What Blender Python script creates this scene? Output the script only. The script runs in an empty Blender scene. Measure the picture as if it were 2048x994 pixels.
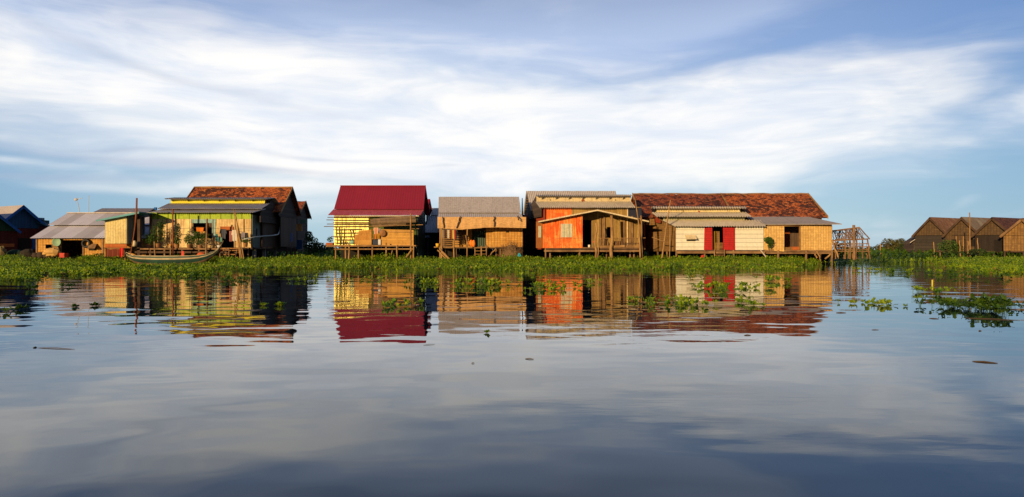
import bpy, math, random
import numpy as np
from mathutils import Vector
random.seed(7)
RNG = np.random.default_rng(11)
F = 1365.333          # focal length in photo pixels (24 mm on 36 mm, 2048 px)
EYE = 1.05            # camera height above the water
scn = bpy.context.scene
COL = scn.collection

def wx(px, Y): return (px - 1024.0) / F * Y
def wz(py, Y): return EYE - (py - 500.0) / F * Y
def P(px, py, Y): return Vector((wx(px, Y), Y, wz(py, Y)))

# ------------------------------------------------------------------ mesh builder
class MB:
    def __init__(s): s.v = []; s.f = []; s.uvo = []
    def face(s, pts, uv=None):
        i = len(s.v); s.v += [Vector(p) for p in pts]; s.f.append(tuple(range(i, i + len(pts)))); s.uvo.append(uv)
        return s
    def slab(s, pts, t):
        """polygon thickened by vector t (may be a Vector) or along its normal by a number"""
        pts = [Vector(p) for p in pts]
        if not isinstance(t, Vector):
            n = (pts[1] - pts[0]).cross(pts[2] - pts[0]).normalized(); t = n * t
        q = [p + t for p in pts]
        n = (pts[1] - pts[0]).cross(pts[2] - pts[0])
        if n.dot(t) > 0: pts, q = q, pts
        # pts: outer, n along front
        s.face(pts); s.face(q[::-1])
        for i in range(len(pts)):
            j = (i + 1) % len(pts); s.face([pts[j], pts[i], q[i], q[j]])
        return s
    def box(s, x0, x1, y0, y1, z0, z1):
        if x0 > x1: x0, x1 = x1, x0
        if y0 > y1: y0, y1 = y1, y0
        if z0 > z1: z0, z1 = z1, z0
        a = [(x0, y0, z0), (x1, y0, z0), (x1, y1, z0), (x0, y1, z0), (x0, y0, z1), (x1, y0, z1), (x1, y1, z1), (x0, y1, z1)]
        for f in ((0, 3, 2, 1), (4, 5, 6, 7), (0, 1, 5, 4), (1, 2, 6, 5), (2, 3, 7, 6), (3, 0, 4, 7)): s.face([a[k] for k in f])
        return s
    def tube(s, pts, r, n=7, r2=None, cap=True):
        pts = [Vector(p) for p in pts]; m = len(pts); rings = []
        for i, p in enumerate(pts):
            d = (pts[min(i + 1, m - 1)] - pts[max(i - 1, 0)]).normalized()
            up = Vector((0, 0, 1)) if abs(d.z) < .9 else Vector((1, 0, 0))
            a = d.cross(up).normalized(); b = d.cross(a).normalized()
            if isinstance(r, (list, tuple)): rr = r[i]
            else: rr = r if r2 is None else r + (r2 - r) * i / (m - 1)
            rings.append([p + (a * math.cos(2 * math.pi * k / n) + b * math.sin(2 * math.pi * k / n)) * rr for k in range(n)])
        for i in range(m - 1):
            for k in range(n):
                l = (k + 1) % n
                s.face([rings[i][k], rings[i + 1][k], rings[i + 1][l], rings[i][l]])
        if cap: s.face(rings[0]); s.face(rings[-1][::-1])
        return s
    def corr(s, a, b, c, d, period=.15, amp=.022, th=.012, lap=0, rng=None):
        """corrugated sheet; a,b lower edge, d,c upper edge; ridges run a->d"""
        a, b, c, d = map(Vector, (a, b, c, d))
        L = (b - a).length; n = max(2, int(L / period * 6)); nn = (b - a).cross(d - a).normalized()
        if nn.z < 0: nn = -nn
        if abs(nn.z) < .2 and nn.y > 0: nn = -nn
        lo, hi, lo2, hi2 = [], [], [], []
        g = random.Random(int(L * 1000) + int(abs(a.x) * 10)); jz = 0
        for i in range(n + 1):
            t = i / n; o = nn * (amp * math.cos(2 * math.pi * t * L / period))
            if i % 36 == 0: jz = g.uniform(-1, 1) * (.03 if lap else .008)
            e = (a - d).normalized() * jz
            p, q = a.lerp(b, t) + o + e, d.lerp(c, t) + o
            lo.append(p); hi.append(q); lo2.append(p - nn * th); hi2.append(q - nn * th)
        for i in range(n):
            s.face([lo[i], lo[i + 1], hi[i + 1], hi[i]]); s.face([lo2[i + 1], lo2[i], hi2[i], hi2[i + 1]])
            s.face([lo2[i], lo2[i + 1], lo[i + 1], lo[i]]); s.face([hi[i], hi[i + 1], hi2[i + 1], hi2[i]])
        s.face([lo[0], hi[0], hi2[0], lo2[0]]); s.face([hi[-1], lo[-1], lo2[-1], hi2[-1]])
        return s
    def lathe(s, prof, c=(0, 0, 0), n=14, axis='z'):
        c = Vector(c)
        def pt(r, h, k):
            a = 2 * math.pi * k / n
            if axis == 'z': return c + Vector((r * math.cos(a), r * math.sin(a), h))
            return c + Vector((r * math.cos(a), -h, r * math.sin(a)))
        for (r0, h0), (r1, h1) in zip(prof, prof[1:]):
            for k in range(n):
                q = [pt(r0, h0, k), pt(r0, h0, k + 1), pt(r1, h1, k + 1), pt(r1, h1, k)]
                if r0 < 1e-6: q = [q[0], q[2], q[3]]
                elif r1 < 1e-6: q = q[:3]
                s.face(q)
        return s
    def blob(s, c, r, n=10, m=7, jit=.12, seed=0):
        g = random.Random(seed); c = Vector(c); pts = []
        for j in range(m + 1):
            row = []
            for k in range(n):
                th = math.pi * j / m; a = 2 * math.pi * k / n; q = 1 + (g.uniform(-jit, jit) if 0 < j < m else 0)
                row.append(c + Vector((r[0] * math.sin(th) * math.cos(a), r[1] * math.sin(th) * math.sin(a), r[2] * math.cos(th))) * 1.0 + Vector((r[0] * (q - 1), r[1] * (q - 1), r[2] * (q - 1))) * .5)
            pts.append(row)
        for j in range(m):
            for k in range(n):
                l = (k + 1) % n; s.face([pts[j][k], pts[j + 1][k], pts[j + 1][l], pts[j][l]])
        return s
    def leaves(s, c, r, n, size, seed=0, shell=.35, flat=.0):
        g = random.Random(seed); c = Vector(c)
        for _ in range(n):
            while True:
                p = Vector((g.uniform(-1, 1), g.uniform(-1, 1), g.uniform(-1, 1)))
                if p.length <= 1 and p.length > shell * g.random(): break
            q = c + Vector((p.x * r[0], p.y * r[1], p.z * r[2]))
            u = Vector((g.gauss(0, 1), g.gauss(0, 1), g.gauss(0, 1) * (1 - flat))).normalized()
            w = u.cross(Vector((g.gauss(0, 1), g.gauss(0, 1), g.gauss(0, 1)))).normalized()
            k = size * g.uniform(.6, 1.3)
            s.face([q - u * k, q - w * k * .45, q + u * k, q + w * k * .45])
        return s
    def build(s, name, mat, parent=None, smooth=False, weld=False, origin=None):
        o = Vector(origin) if origin is not None else (parent['_o'] if parent and '_o' in parent else None)
        off = Vector(o) if o is not None else Vector((0, 0, 0))
        me = bpy.data.meshes.new(name)
        me.from_pydata([tuple(p - off) for p in s.v], [], s.f)
        uvl = me.uv_layers.new(name='UVMap'); data = []
        for fi, f in enumerate(s.f):
            p = [s.v[i] - off for i in f]
            n = Vector((0, 0, 0))
            for i in range(len(p)): n += (p[i]).cross(p[(i + 1) % len(p)]) if False else Vector(((p[i].y - p[(i+1)%len(p)].y) * (p[i].z + p[(i+1)%len(p)].z), (p[i].z - p[(i+1)%len(p)].z) * (p[i].x + p[(i+1)%len(p)].x), (p[i].x - p[(i+1)%len(p)].x) * (p[i].y + p[(i+1)%len(p)].y)))
            n = n.normalized() if n.length > 1e-12 else Vector((0, 0, 1))
            if s.uvo[fi]:
                data += [c for uv in s.uvo[fi] for c in uv]; continue
            if abs(n.z) > .97: U, V = Vector((1, 0, 0)), Vector((0, 1, 0))
            else:
                U = Vector((0, 0, 1)).cross(n).normalized(); V = n.cross(U)
                if abs(U.x) > .5 and U.x < 0 or (abs(U.x) <= .5 and U.y < 0): U = -U
                # corrugation facets tilt U a little: snap to the main axis
                if abs(U.x) > .8: U = Vector((1, 0, 0))
            for q in p: data += [q.dot(U) , q.dot(V)]
        uvl.data.foreach_set('uv', data)
        if mat: me.materials.append(mat)
        if smooth:
            me.polygons.foreach_set('use_smooth', [True] * len(me.polygons))
        if weld or smooth:
            import bmesh
            bm = bmesh.new(); bm.from_mesh(me); bmesh.ops.remove_doubles(bm, verts=bm.verts, dist=1e-4); bm.to_mesh(me); bm.free()
        ob = bpy.data.objects.new(name, me); COL.objects.link(ob)
        if parent: ob.parent = parent; 
        else: ob.location = off
        ob['_o'] = [off.x, off.y, off.z]
        return ob

ROOTS = []
def thing(name, label, cat, loc, group=None):
    o = bpy.data.objects.new(name, None); COL.objects.link(o); o.empty_display_size = .2
    o.location = loc; o['_o'] = list(loc); o['label'] = label; o['category'] = cat
    if group: o['group'] = group
    return o
def tag(o, label, cat, group=None):
    o['label'] = label; o['category'] = cat
    if group: o['group'] = group
    return o
def single(name, mb, mat, label, cat, loc, group=None, smooth=False):
    return tag(mb.build(name, mat, None, smooth, origin=loc), label, cat, group)

def crook(p0, p1, n=5, j=.05, seed=0):
    g = random.Random(seed); p0, p1 = Vector(p0), Vector(p1)
    return [p0.lerp(p1, i / n) + (Vector((g.uniform(-j, j), g.uniform(-j, j) * .5, 0)) if 0 < i < n else Vector((0, 0, 0))) for i in range(n + 1)]

def wall_y(mb, x0, x1, z0, z1, Y, holes=(), th=.06):
    """wall in the plane y=Y (front face), holes = (x0,x1,z0,z1)"""
    xs = sorted({x0, x1} | {min(max(h[0], x0), x1) for h in holes} | {min(max(h[1], x0), x1) for h in holes})
    for a, b in zip(xs, xs[1:]):
        if b - a < 1e-5: continue
        cuts = sorted((max(h[2], z0), min(h[3], z1)) for h in holes if h[0] < (a + b) / 2 < h[1])
        z = z0
        for c0, c1 in cuts:
            if c0 > z: mb.box(a, b, Y, Y + th, z, c0)
            z = max(z, c1)
        if z < z1: mb.box(a, b, Y, Y + th, z, z1)
    return mb
def hole(px0, px1, py0, py1, Y): return (wx(px0, Y), wx(px1, Y), wz(py1, Y), wz(py0, Y))

# ------------------------------------------------------------------ materials
class NT:
    def __init__(s, nt): s.nt = nt
    def n(s, t, **kw):
        x = s.nt.nodes.new(t)
        for k, v in kw.items():
            if k.startswith('i_'):
                key = k[2:]; key = int(key) if key.isdigit() else key
                if isinstance(v, bpy.types.NodeSocket): s.nt.links.new(v, x.inputs[key])
                else: x.inputs[key].default_value = v
            else: setattr(x, k, v)
        return x
    def link(s, a, b): s.nt.links.new(a, b)
    def m(s, op, a, b=None, c=None, clamp=False):
        x = s.nt.nodes.new('ShaderNodeMath'); x.operation = op; x.use_clamp = clamp
        for i, v in enumerate((a, b, c)):
            if v is None: continue
            if isinstance(v, bpy.types.NodeSocket): s.nt.links.new(v, x.inputs[i])
            else: x.inputs[i].default_value = v
        return x.outputs[0]
    def mix(s, fac, a, b, mode='MIX'):
        x = s.nt.nodes.new('ShaderNodeMix'); x.data_type = 'RGBA'; x.blend_type = mode
        for i, v in ((0, fac), (6, a), (7, b)):
            if isinstance(v, bpy.types.NodeSocket): s.nt.links.new(v, x.inputs[i])
            else: x.inputs[i].default_value = (v if i == 0 else tuple(v)[:3] + (1,))
        return x.outputs[2]
    def noise(s, vec, scale, detail=4, rough=.55, dim='3D', w=None):
        x = s.nt.nodes.new('ShaderNodeTexNoise'); x.noise_dimensions = dim
        x.inputs['Scale'].default_value = scale; x.inputs['Detail'].default_value = detail; x.inputs['Roughness'].default_value = rough
        if vec is not None: s.nt.links.new(vec, x.inputs['Vector'])
        return x.outputs['Fac']
    def ramp(s, fac, a, b):
        x = s.nt.nodes.new('ShaderNodeMapRange'); x.interpolation_type = 'SMOOTHSTEP'
        s.nt.links.new(fac, x.inputs[0]); x.inputs[1].default_value = a; x.inputs[2].default_value = b
        return x.outputs[0]
    def vmul(s, v, k):
        x = s.nt.nodes.new('ShaderNodeVectorMath'); x.operation = 'MULTIPLY'; s.nt.links.new(v, x.inputs[0]); x.inputs[1].default_value = k
        return x.outputs[0]
MATS = {}
def mat(name, c1, c2=None, pat=None, w=.15, rough=.85, metal=0., dirt=.35, dirtcol=(.05, .035, .02), sheet=.9, c3=None, bump=.3, nscale=1.2, spec=.3, tl=0, wear=.45, rows=2.6, c3r=(.52, .74)):
    if name in MATS: return MATS[name]
    m = bpy.data.materials.new(name); m.use_nodes = True; nt = m.node_tree; nt.nodes.clear(); N = NT(nt)
    out = N.n('ShaderNodeOutputMaterial'); bs = N.n('ShaderNodeBsdfPrincipled'); 
    N.link(bs.outputs[0], out.inputs[0])
    c2 = c2 or tuple(x * .75 for x in c1)
    uv = N.n('ShaderNodeUVMap').outputs[0]; obj = N.n('ShaderNodeTexCoord').outputs['Object']
    sp = N.n('ShaderNodeSeparateXYZ', i_0=uv); u, v = sp.outputs[0], sp.outputs[1]
    big = N.noise(obj, nscale, 5, .6)
    f = N.ramp(big, .35, .65); hgt = None
    if pat in ('plank_v', 'plank_h'):
        t = u if pat == 'plank_v' else v; o2 = v if pat == 'plank_v' else u
        q = N.m('DIVIDE', t, w); fl = N.m('FLOOR', q); fr = N.m('FRACT', q)
        wn = N.n('ShaderNodeTexWhiteNoise', noise_dimensions='1D', i_W=fl).outputs[0]
        edge = N.m('MULTIPLY', N.ramp(fr, 0, .1), N.ramp(N.m('SUBTRACT', 1, fr), 0, .1))
        comb = N.n('ShaderNodeCombineXYZ', i_0=N.m('MULTIPLY', t, 14), i_1=N.m('MULTIPLY', o2, .9), i_2=fl).outputs[0]
        grain = N.noise(comb, 1.0, 3, .6)
        f = N.m('ADD', N.m('MULTIPLY', wn, .65), N.m('MULTIPLY', grain, .5), clamp=True)
        col = N.mix(f, c1, c2); col = N.mix(N.m('MULTIPLY', N.m('SUBTRACT', 1, edge), .8), col, tuple(x * .25 for x in c1))
        hgt = N.m('ADD', edge, N.m('MULTIPLY', grain, .3))
    elif pat == 'weave':
        # checkered split-bamboo weave: blocks whose strips run alternately up and across
        qu, qv = N.m('DIVIDE', u, w), N.m('DIVIDE', v, w * .62)
        fu, fv = N.m('FLOOR', qu), N.m('FLOOR', qv)
        ck = N.m('MODULO', N.m('ABSOLUTE', N.m('ADD', fu, fv)), 2)
        cc = N.n('ShaderNodeCombineXYZ', i_0=fu, i_1=fv).outputs[0]
        wn = N.n('ShaderNodeTexWhiteNoise', noise_dimensions='2D', i_Vector=cc).outputs[0]
        su = N.m('FRACT', N.m('MULTIPLY', qu, 3)); sv = N.m('FRACT', N.m('MULTIPLY', qv, 3))
        ln = N.n('ShaderNodeMix'); N.link(ck, ln.inputs[0]); N.link(su, ln.inputs[2]); N.link(sv, ln.inputs[3]); ln = ln.outputs[0]
        prof = N.m('SINE', N.m('MULTIPLY', ln, math.pi))
        cell = N.m('MULTIPLY', N.m('SINE', N.m('MULTIPLY', N.m('FRACT', qu), math.pi)), N.m('SINE', N.m('MULTIPLY', N.m('FRACT', qv), math.pi)))
        pan = N.n('ShaderNodeTexWhiteNoise', noise_dimensions='1D', i_W=N.m('FLOOR', N.m('DIVIDE', u, sheet))).outputs[0]
        f = N.m('ADD', N.m('MULTIPLY', wn, .55), N.m('ADD', N.m('MULTIPLY', pan, .25), N.m('MULTIPLY', N.m('SUBTRACT', big, .3), .7)), clamp=True)
        col = N.mix(f, c1, c2); col = N.mix(N.m('MULTIPLY', N.m('SUBTRACT', 1, N.ramp(cell, 0, .45)), .55), col, tuple(x * .3 for x in c2))
        hgt = N.m('ADD', N.m('MULTIPLY', prof, .5), cell)
    elif pat == 'tile':
        br = N.n('ShaderNodeTexBrick', i_Vector=uv, i_Scale=1.0); br.inputs['Brick Width'].default_value = w; br.inputs['Row Height'].default_value = w * .8
        br.inputs['Mortar Size'].default_value = .012; br.inputs['Color1'].default_value = (0, 0, 0, 1); br.inputs['Color2'].default_value = (1, 1, 1, 1); br.inputs['Mortar'].default_value = (0, 0, 0, 1)
        br.inputs['Bias'].default_value = 0
        bw = N.n('ShaderNodeRGBToBW', i_0=br.outputs[0]).outputs[0]
        n2 = N.noise(obj, 3.6, 5, .7); patch = N.noise(obj, .45, 3, .6)
        f = N.m('ADD', N.m('MULTIPLY', bw, .5), N.m('ADD', N.m('MULTIPLY', N.m('SUBTRACT', n2, .5), 1.4), N.m('MULTIPLY', N.m('SUBTRACT', patch, .38), 1.3)))
        f = N.ramp(f, .20, .66)
        col = N.mix(f, c1, c2)
        if c3: col = N.mix(N.ramp(N.noise(obj, 3.7, 3, .6), .56, .7), col, c3)
        col = N.mix(br.outputs['Fac'], col, (.02, .012, .01))
        hgt = N.m('ADD', N.m('MULTIPLY', N.m('SUBTRACT', 1, N.m('FRACT', N.m('DIVIDE', v, w * .8))), .8), N.m('MULTIPLY', bw, .6))
    elif pat == 'sheet':
        fl = N.m('FLOOR', N.m('DIVIDE', u, sheet))
        wn = N.n('ShaderNodeTexWhiteNoise', noise_dimensions='2D', i_Vector=N.n('ShaderNodeCombineXYZ', i_0=fl, i_1=N.m('FLOOR', N.m('DIVIDE', v, rows))).outputs[0]).outputs[0]
        st = N.n('ShaderNodeCombineXYZ', i_0=N.m('MULTIPLY', u, 9), i_1=N.m('MULTIPLY', v, .7), i_2=fl).outputs[0]
        streak = N.noise(st, 1.0, 3, .6)
        f = N.m('ADD', N.m('MULTIPLY', wn, .85), N.m('MULTIPLY', N.m('SUBTRACT', big, .5), .9), clamp=True)
        col = N.mix(f, c1, c2)
        if c3: col = N.mix(N.m('MULTIPLY', N.ramp(N.m('ADD', N.m('MULTIPLY', streak, .6), N.m('MULTIPLY', big, .55)), c3r[0], c3r[1]), .9), col, c3)
        seam = N.ramp(N.m('FRACT', N.m('DIVIDE', u, sheet)), 0, .03)
        col = N.mix(N.m('MULTIPLY', N.m('SUBTRACT', 1, seam), .5), col, tuple(x * .3 for x in c1))
        if w: hgt = N.m('SINE', N.m('MULTIPLY', u, 2 * math.pi / w))
    else:
        col = N.mix(f, c1, c2)
    if wear and pat in ('weave', 'sheet', 'plank_h', 'plank_v'):
        wv_ = N.noise(N.vmul(obj, (1, 1, 1.0)), 5.5, 4, .7); col = N.mix(N.m('MULTIPLY', N.ramp(wv_, .46, .66), wear), col, tuple(x * .42 for x in c1))
        wv2 = N.noise(N.vmul(obj, (4.5, 4.5, .5)), 1.3, 4, .65); col = N.mix(N.m('MULTIPLY', N.ramp(wv2, .5, .7), wear * .8), col, tuple(x * .5 for x in c2))
    if dirt:
        dv = N.vmul(obj, (2.2, 2.2, .8)); d = N.noise(dv, 1.6, 6, .7)
        col = N.mix(N.m('MULTIPLY', N.ramp(d, .48, .72), dirt), col, dirtcol)
    N.link(col, bs.inputs['Base Color'])
    bs.inputs['Roughness'].default_value = rough; bs.inputs['Metallic'].default_value = metal
    bs.inputs['Specular IOR Level'].default_value = spec
    if hgt is not None:
        b = N.n('ShaderNodeBump', i_Height=hgt); b.inputs['Strength'].default_value = bump; b.inputs['Distance'].default_value = .03
        N.link(b.outputs[0], bs.inputs['Normal'])
    if tl:
        tr = N.n('ShaderNodeBsdfTranslucent', i_Color=col); mx = N.n('ShaderNodeMixShader', i_0=tl)
        N.link(bs.outputs[0], mx.inputs[1]); N.link(tr.outputs[0], mx.inputs[2]); N.link(mx.outputs[0], out.inputs[0])
    MATS[name] = m
    return m
# ------------------------------------------------------------------ camera
cam = bpy.data.cameras.new('camera'); co = bpy.data.objects.new('camera', cam); COL.objects.link(co)
cam.lens = 24; cam.sensor_width = 36; cam.shift_y = 3.0 / 2048; cam.clip_end = 5000; cam.clip_start = .05
co.location = (0, 0, EYE); co.rotation_euler = (math.radians(90), 0, 0); scn.camera = co
scn.view_settings.view_transform = 'Standard'; scn.view_settings.look = 'None'; scn.view_settings.gamma = 1; scn.view_settings.exposure = 0.12
scn.render.engine = 'CYCLES'; scn.cycles.max_bounces = 6; scn.cycles.use_denoising = True

# ------------------------------------------------------------------ sun: low, behind the camera's left shoulder
SAZ, SEL = math.radians(31), math.radians(11)      # light travels towards +x +y
sd = Vector((math.sin(SAZ) * math.cos(SEL), math.cos(SAZ) * math.cos(SEL), -math.sin(SEL)))
sl = bpy.data.lights.new('sun', 'SUN'); so = bpy.data.objects.new('sun', sl); COL.objects.link(so)
sl.energy = 5.0; sl.angle = math.radians(.5); sl.color = (1, .67, .31)
so.rotation_euler = sd.to_track_quat('-Z', 'Y').to_euler(); so.location = (-30, -40, 30)

# ------------------------------------------------------------------ sky: Nishita with procedural high cloud
wd = bpy.data.worlds.new('World'); scn.world = wd; wd.use_nodes = True; wd.cycles.sampling_method = 'NONE'
nt = wd.node_tree; nt.nodes.clear(); N = NT(nt)
out = N.n('ShaderNodeOutputWorld'); bg = N.n('ShaderNodeBackground'); N.link(bg.outputs[0], out.inputs[0])
sky = N.n('ShaderNodeTexSky', sky_type='NISHITA', sun_disc=False, sun_elevation=SEL, sun_rotation=math.atan2(-sd.x, -sd.y), altitude=0, air_density=1.0, dust_density=.6, ozone_density=1.5)
g = N.n('ShaderNodeTexCoord').outputs['Generated']
s3 = N.n('ShaderNodeSeparateXYZ', i_0=g)
az = N.m('ARCTAN2', s3.outputs[0], s3.outputs[1])            # azimuth, 0 = straight ahead
hz = N.m('SQRT', N.m('ADD', N.m('MULTIPLY', s3.outputs[0], s3.outputs[0]), N.m('MULTIPLY', s3.outputs[1], s3.outputs[1])))
el = N.m('ARCTAN2', s3.outputs[2], hz)
ael = N.m('ABSOLUTE', el)
AE = N.n('ShaderNodeCombineXYZ', i_0=az, i_1=ael).outputs[0]
def ae(px, py):
    u, v = (px - 1024) / F, (500 - py) / F
    return math.atan(u), math.atan2(v, math.sqrt(1 + u * u))
# domain warp
w1 = N.n('ShaderNodeTexNoise'); w1.inputs['Scale'].default_value = 1; w1.inputs['Detail'].default_value = 2; w1.inputs['Roughness'].default_value = .55
N.link(N.vmul(AE, (2.6, 9, 1)), w1.inputs['Vector'])
wc = N.n('ShaderNodeVectorMath', operation='SUBTRACT', i_0=w1.outputs['Color']); wc.inputs[1].default_value = (.5, .5, .5)
wv = N.vmul(wc.outputs[0], (.34, .065, 0))
AW = N.n('ShaderNodeVectorMath', operation='ADD', i_0=AE, i_1=wv).outputs[0]
def blob(px, py, rx, ry, rot=0, vec=None):
    a, e = ae(px, py); mp = N.n('ShaderNodeMapping', vector_type='TEXTURE', i_0=vec or AW)
    mp.inputs[1].default_value = (a, e, 0); mp.inputs[2].default_value = (0, 0, math.radians(rot)); mp.inputs[3].default_value = (rx / F, ry / F, 1)
    L = N.n('ShaderNodeVectorMath', operation='LENGTH', i_0=mp.outputs[0]).outputs['Value']
    return N.m('EXPONENT', N.m('MULTIPLY', N.m('MULTIPLY', L, L), -1.0))
# white cloud cover
def acc(lst):
    t = None
    for (amp, *b) in lst:
        x = N.m('MULTIPLY', blob(*b), amp); t = x if t is None else N.m('ADD', t, x)
    return t
white = acc([(.85, 330, 190, 430, 95, -8), (.65, 800, 250, 520, 100, -3), (.6, 620, 120, 460, 50, 2), (.75, 1180, 215, 480, 80, 4), (.75, 1600, 170, 440, 62, 11),
             (.50, 1480, 280, 460, 60, 4), (.6, 1850, 260, 260, 60, 15), (.85, 960, 330, 560, 62, -1), (.45, 420, 378, 280, 8, 0), (.45, 120, 322, 220, 8, 0), (.4, 560, 345, 260, 9, -3), (.3, 640, 415, 200, 14, 0), (.26, 1750, 370, 300, 22, 3), (.35, 1925, 410, 22, 12, 0)])
lav = acc([(.8, 1350, 30, 700, 80, 8), (.5, 120, 60, 300, 60, -8), (.8, 800, 10, 500, 60, 0)])
blue = acc([(.6, 1970, 190, 190, 40, 24), (.45, 1900, 30, 380, 70, 6), (.45, 1560, 405, 420, 24, 2), (.75, 80, 395, 330, 34, 0), (.45, 330, 338, 360, 8, -3), (.25, 330, 240, 200, 14), (.35, 1400, 120, 330, 18, 7), (.5, 640, 465, 400, 26), (.3, 2000, 350, 200, 60)])
veil = acc([(.75, 1050, 300, 480, 110), (.6, 400, 190, 560, 100)])
n3 = N.noise(N.vmul(AW, (3.2, 8.5, 1)), 1, 4, .55); n1 = N.noise(N.vmul(AW, (4, 22, 1)), 1, 5, .62); n2 = N.noise(N.vmul(AW, (10, 75, 1)), 1, 3, .6)
tex = N.m('ADD', N.m('MULTIPLY', N.m('SUBTRACT', n1, .5), 1.5), N.m('MULTIPLY', N.m('SUBTRACT', n2, .5), .55))
cov = N.m('ADD', N.m('SUBTRACT', N.m('ADD', N.m('MULTIPLY', white, .90), N.m('MULTIPLY', N.m('SUBTRACT', n3, .5), 1.35)), N.m('MULTIPLY', blue, 1.0)), N.m('MULTIPLY', tex, .46))
cov = N.m('SUBTRACT', cov, N.m('MULTIPLY', lav, .22))
cover = N.ramp(cov, -.22, 1.12)
# clear-sky colour: Nishita plus thin veil
skyc = N.n('ShaderNodeVectorMath', operation='SCALE', i_0=sky.outputs[0]); skyc.inputs['Scale'].default_value = .13
low = N.mix(N.ramp(ael, .0, .30), (.36, .56, .70), (.24, .36, .64))
edge = N.m('SUBTRACT', 1, N.m('MULTIPLY', N.ramp(N.m('ABSOLUTE', az), .32, .72), .55))
low = N.mix(1.0, low, N.mix(edge, (.24, .50, .74), (1, 1, 1)), 'MULTIPLY')
base = N.mix(.85, skyc.outputs[0], low)
lavc = N.mix(N.ramp(N.m('ADD', N.m('SUBTRACT', lav, N.m('MULTIPLY', blob(1980, 20, 420, 150), .6)), N.m('MULTIPLY', tex, .3)), -.05, .8), base, (.43, .54, .77))
lavc = N.mix(N.m('MULTIPLY', veil, .62, None, True), lavc, (.62, .75, .87))
wcol = N.mix(N.ramp(N.m('ADD', N.m('MULTIPLY', n1, .5), N.m('MULTIPLY', n3, .5)), .36, .60), (.72, .78, .88), (.99, .965, .93))
front = N.mix(N.m('MULTIPLY', cover, .96), lavc, wcol)
# dark cloud undersides near the top
dk = acc([(.45, 250, 110, 280, 12, -13), (.8, 400, 335, 280, 7, -3), (.6, 210, 302, 70, 3), (.5, 130, 352, 180, 6, 2), (.35, 620, 322, 160, 5, -2), (.3, 1250, 198, 50, 5, 6), (.3, 845, 345, 30, 3)])
front = N.mix(N.m('MULTIPLY', dk, .8), front, (.42, .49, .63))
# higher than the photograph and behind the camera: dimmer evening sky with the same cloud texture
hi = N.mix(N.ramp(tex, -.5, .7), (.07, .13, .29), (.17, .24, .39))
back = N.mix(N.ramp(tex, -.4, .7), (.09, .12, .20), (.19, .19, .22))
c = N.mix(N.ramp(ael, .27, .46), front, hi)
c = N.mix(N.ramp(N.m('ABSOLUTE', az), .85, 1.7), c, N.mix(N.ramp(ael, .25, .9), back, (.10, .14, .25)))
N.link(c, bg.inputs[0]); bg.inputs[1].default_value = 1.0

# ------------------------------------------------------------------ water
wm = bpy.data.materials.new('lake_water'); wm.use_nodes = True; nt = wm.node_tree; nt.nodes.clear(); N = NT(nt)
out = N.n('ShaderNodeOutputMaterial'); bs = N.n('ShaderNodeBsdfPrincipled'); N.link(bs.outputs[0], out.inputs[0])
bs.inputs['Base Color'].default_value = (.006, .014, .022, 1); bs.inputs['Roughness'].default_value = .015; bs.inputs['IOR'].default_value = 1.38; bs.inputs['Specular Tint'].default_value = (.80, .93, 1.0, 1)
obj = N.n('ShaderNodeTexCoord').outputs['Object']
a = N.noise(N.vmul(obj, (.5, .8, 1)), 1, 2, .5)      # slow swell
b = N.noise(N.vmul(obj, (.7, 3.6, 1)), 1, 2, .5)     # ripples
cz = N.noise(N.vmul(obj, (4, 11, 1)), 1, 2, .5)
patch = N.ramp(N.noise(N.vmul(obj, (.10, .16, 1)), 1, 2, .5), .42, .62)
dist = N.ramp(N.n('ShaderNodeSeparateXYZ', i_0=obj).outputs[1], 4, 22)
b = N.m('MULTIPLY', b, N.m('ADD', .25, N.m('MULTIPLY', dist, .8)))
h = N.m('ADD', N.m('MULTIPLY', a, .017), N.m('MULTIPLY', N.m('MULTIPLY', b, N.m('ADD', .2, patch)), .0030))
h = N.m('ADD', h, N.m('MULTIPLY', N.m('MULTIPLY', cz, patch), .0006))
bp = N.n('ShaderNodeBump', i_Height=h); bp.inputs['Strength'].default_value = 1; bp.inputs['Distance'].default_value = 1.0
N.link(bp.outputs[0], bs.inputs['Normal'])
me = bpy.data.meshes.new('water'); S = 2500
me.from_pydata([(-S, -60, 0), (S, -60, 0), (S, S, 0), (-S, S, 0)], [], [(0, 1, 2, 3)]); me.materials.append(wm)
wo = bpy.data.objects.new('water', me); COL.objects.link(wo); wo['kind'] = 'structure'; wo['label'] = 'calm lake water mirroring the houses and the cloudy sky'
# ------------------------------------------------------------------ palette
M_TILE  = mat('clay_tiles', (.07, .022, .012), (.50, .125, .028), 'tile', w=.30, dirt=.35, dirtcol=(.03, .015, .01), c3=(.64, .22, .06), bump=.9)
M_TILE2 = mat('clay_tiles_dark', (.06, .018, .012), (.32, .075, .028), 'tile', w=.30, dirt=.3, dirtcol=(.03, .015, .01), c3=(.46, .16, .06), bump=.9)
M_WEAVE = mat('woven_bamboo', (.74, .42, .11), (.44, .20, .04), 'weave', w=.22, dirt=.45, dirtcol=(.16, .07, .02), nscale=2.2)
M_WEAVEP = mat('woven_bamboo_pale', (.80, .54, .20), (.56, .34, .11), 'weave', w=.19, dirt=.35, dirtcol=(.28, .15, .05), nscale=2.5)
M_WEAVED = mat('woven_bamboo_dark', (.36, .21, .08), (.20, .11, .04), 'weave', w=.24, dirt=.5, dirtcol=(.05, .03, .015), nscale=2)
M_MAT   = mat('bamboo_mat', (.78, .48, .19), (.58, .33, .12), 'plank_h', w=.09, dirt=.25, dirtcol=(.3, .15, .05), bump=.3)
M_BAMB  = mat('bamboo_pole', (.40, .24, .095), (.22, .12, .05), dirt=.4)
M_WOOD  = mat('weathered_timber', (.30, .18, .09), (.16, .09, .045), dirt=.4)
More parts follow.
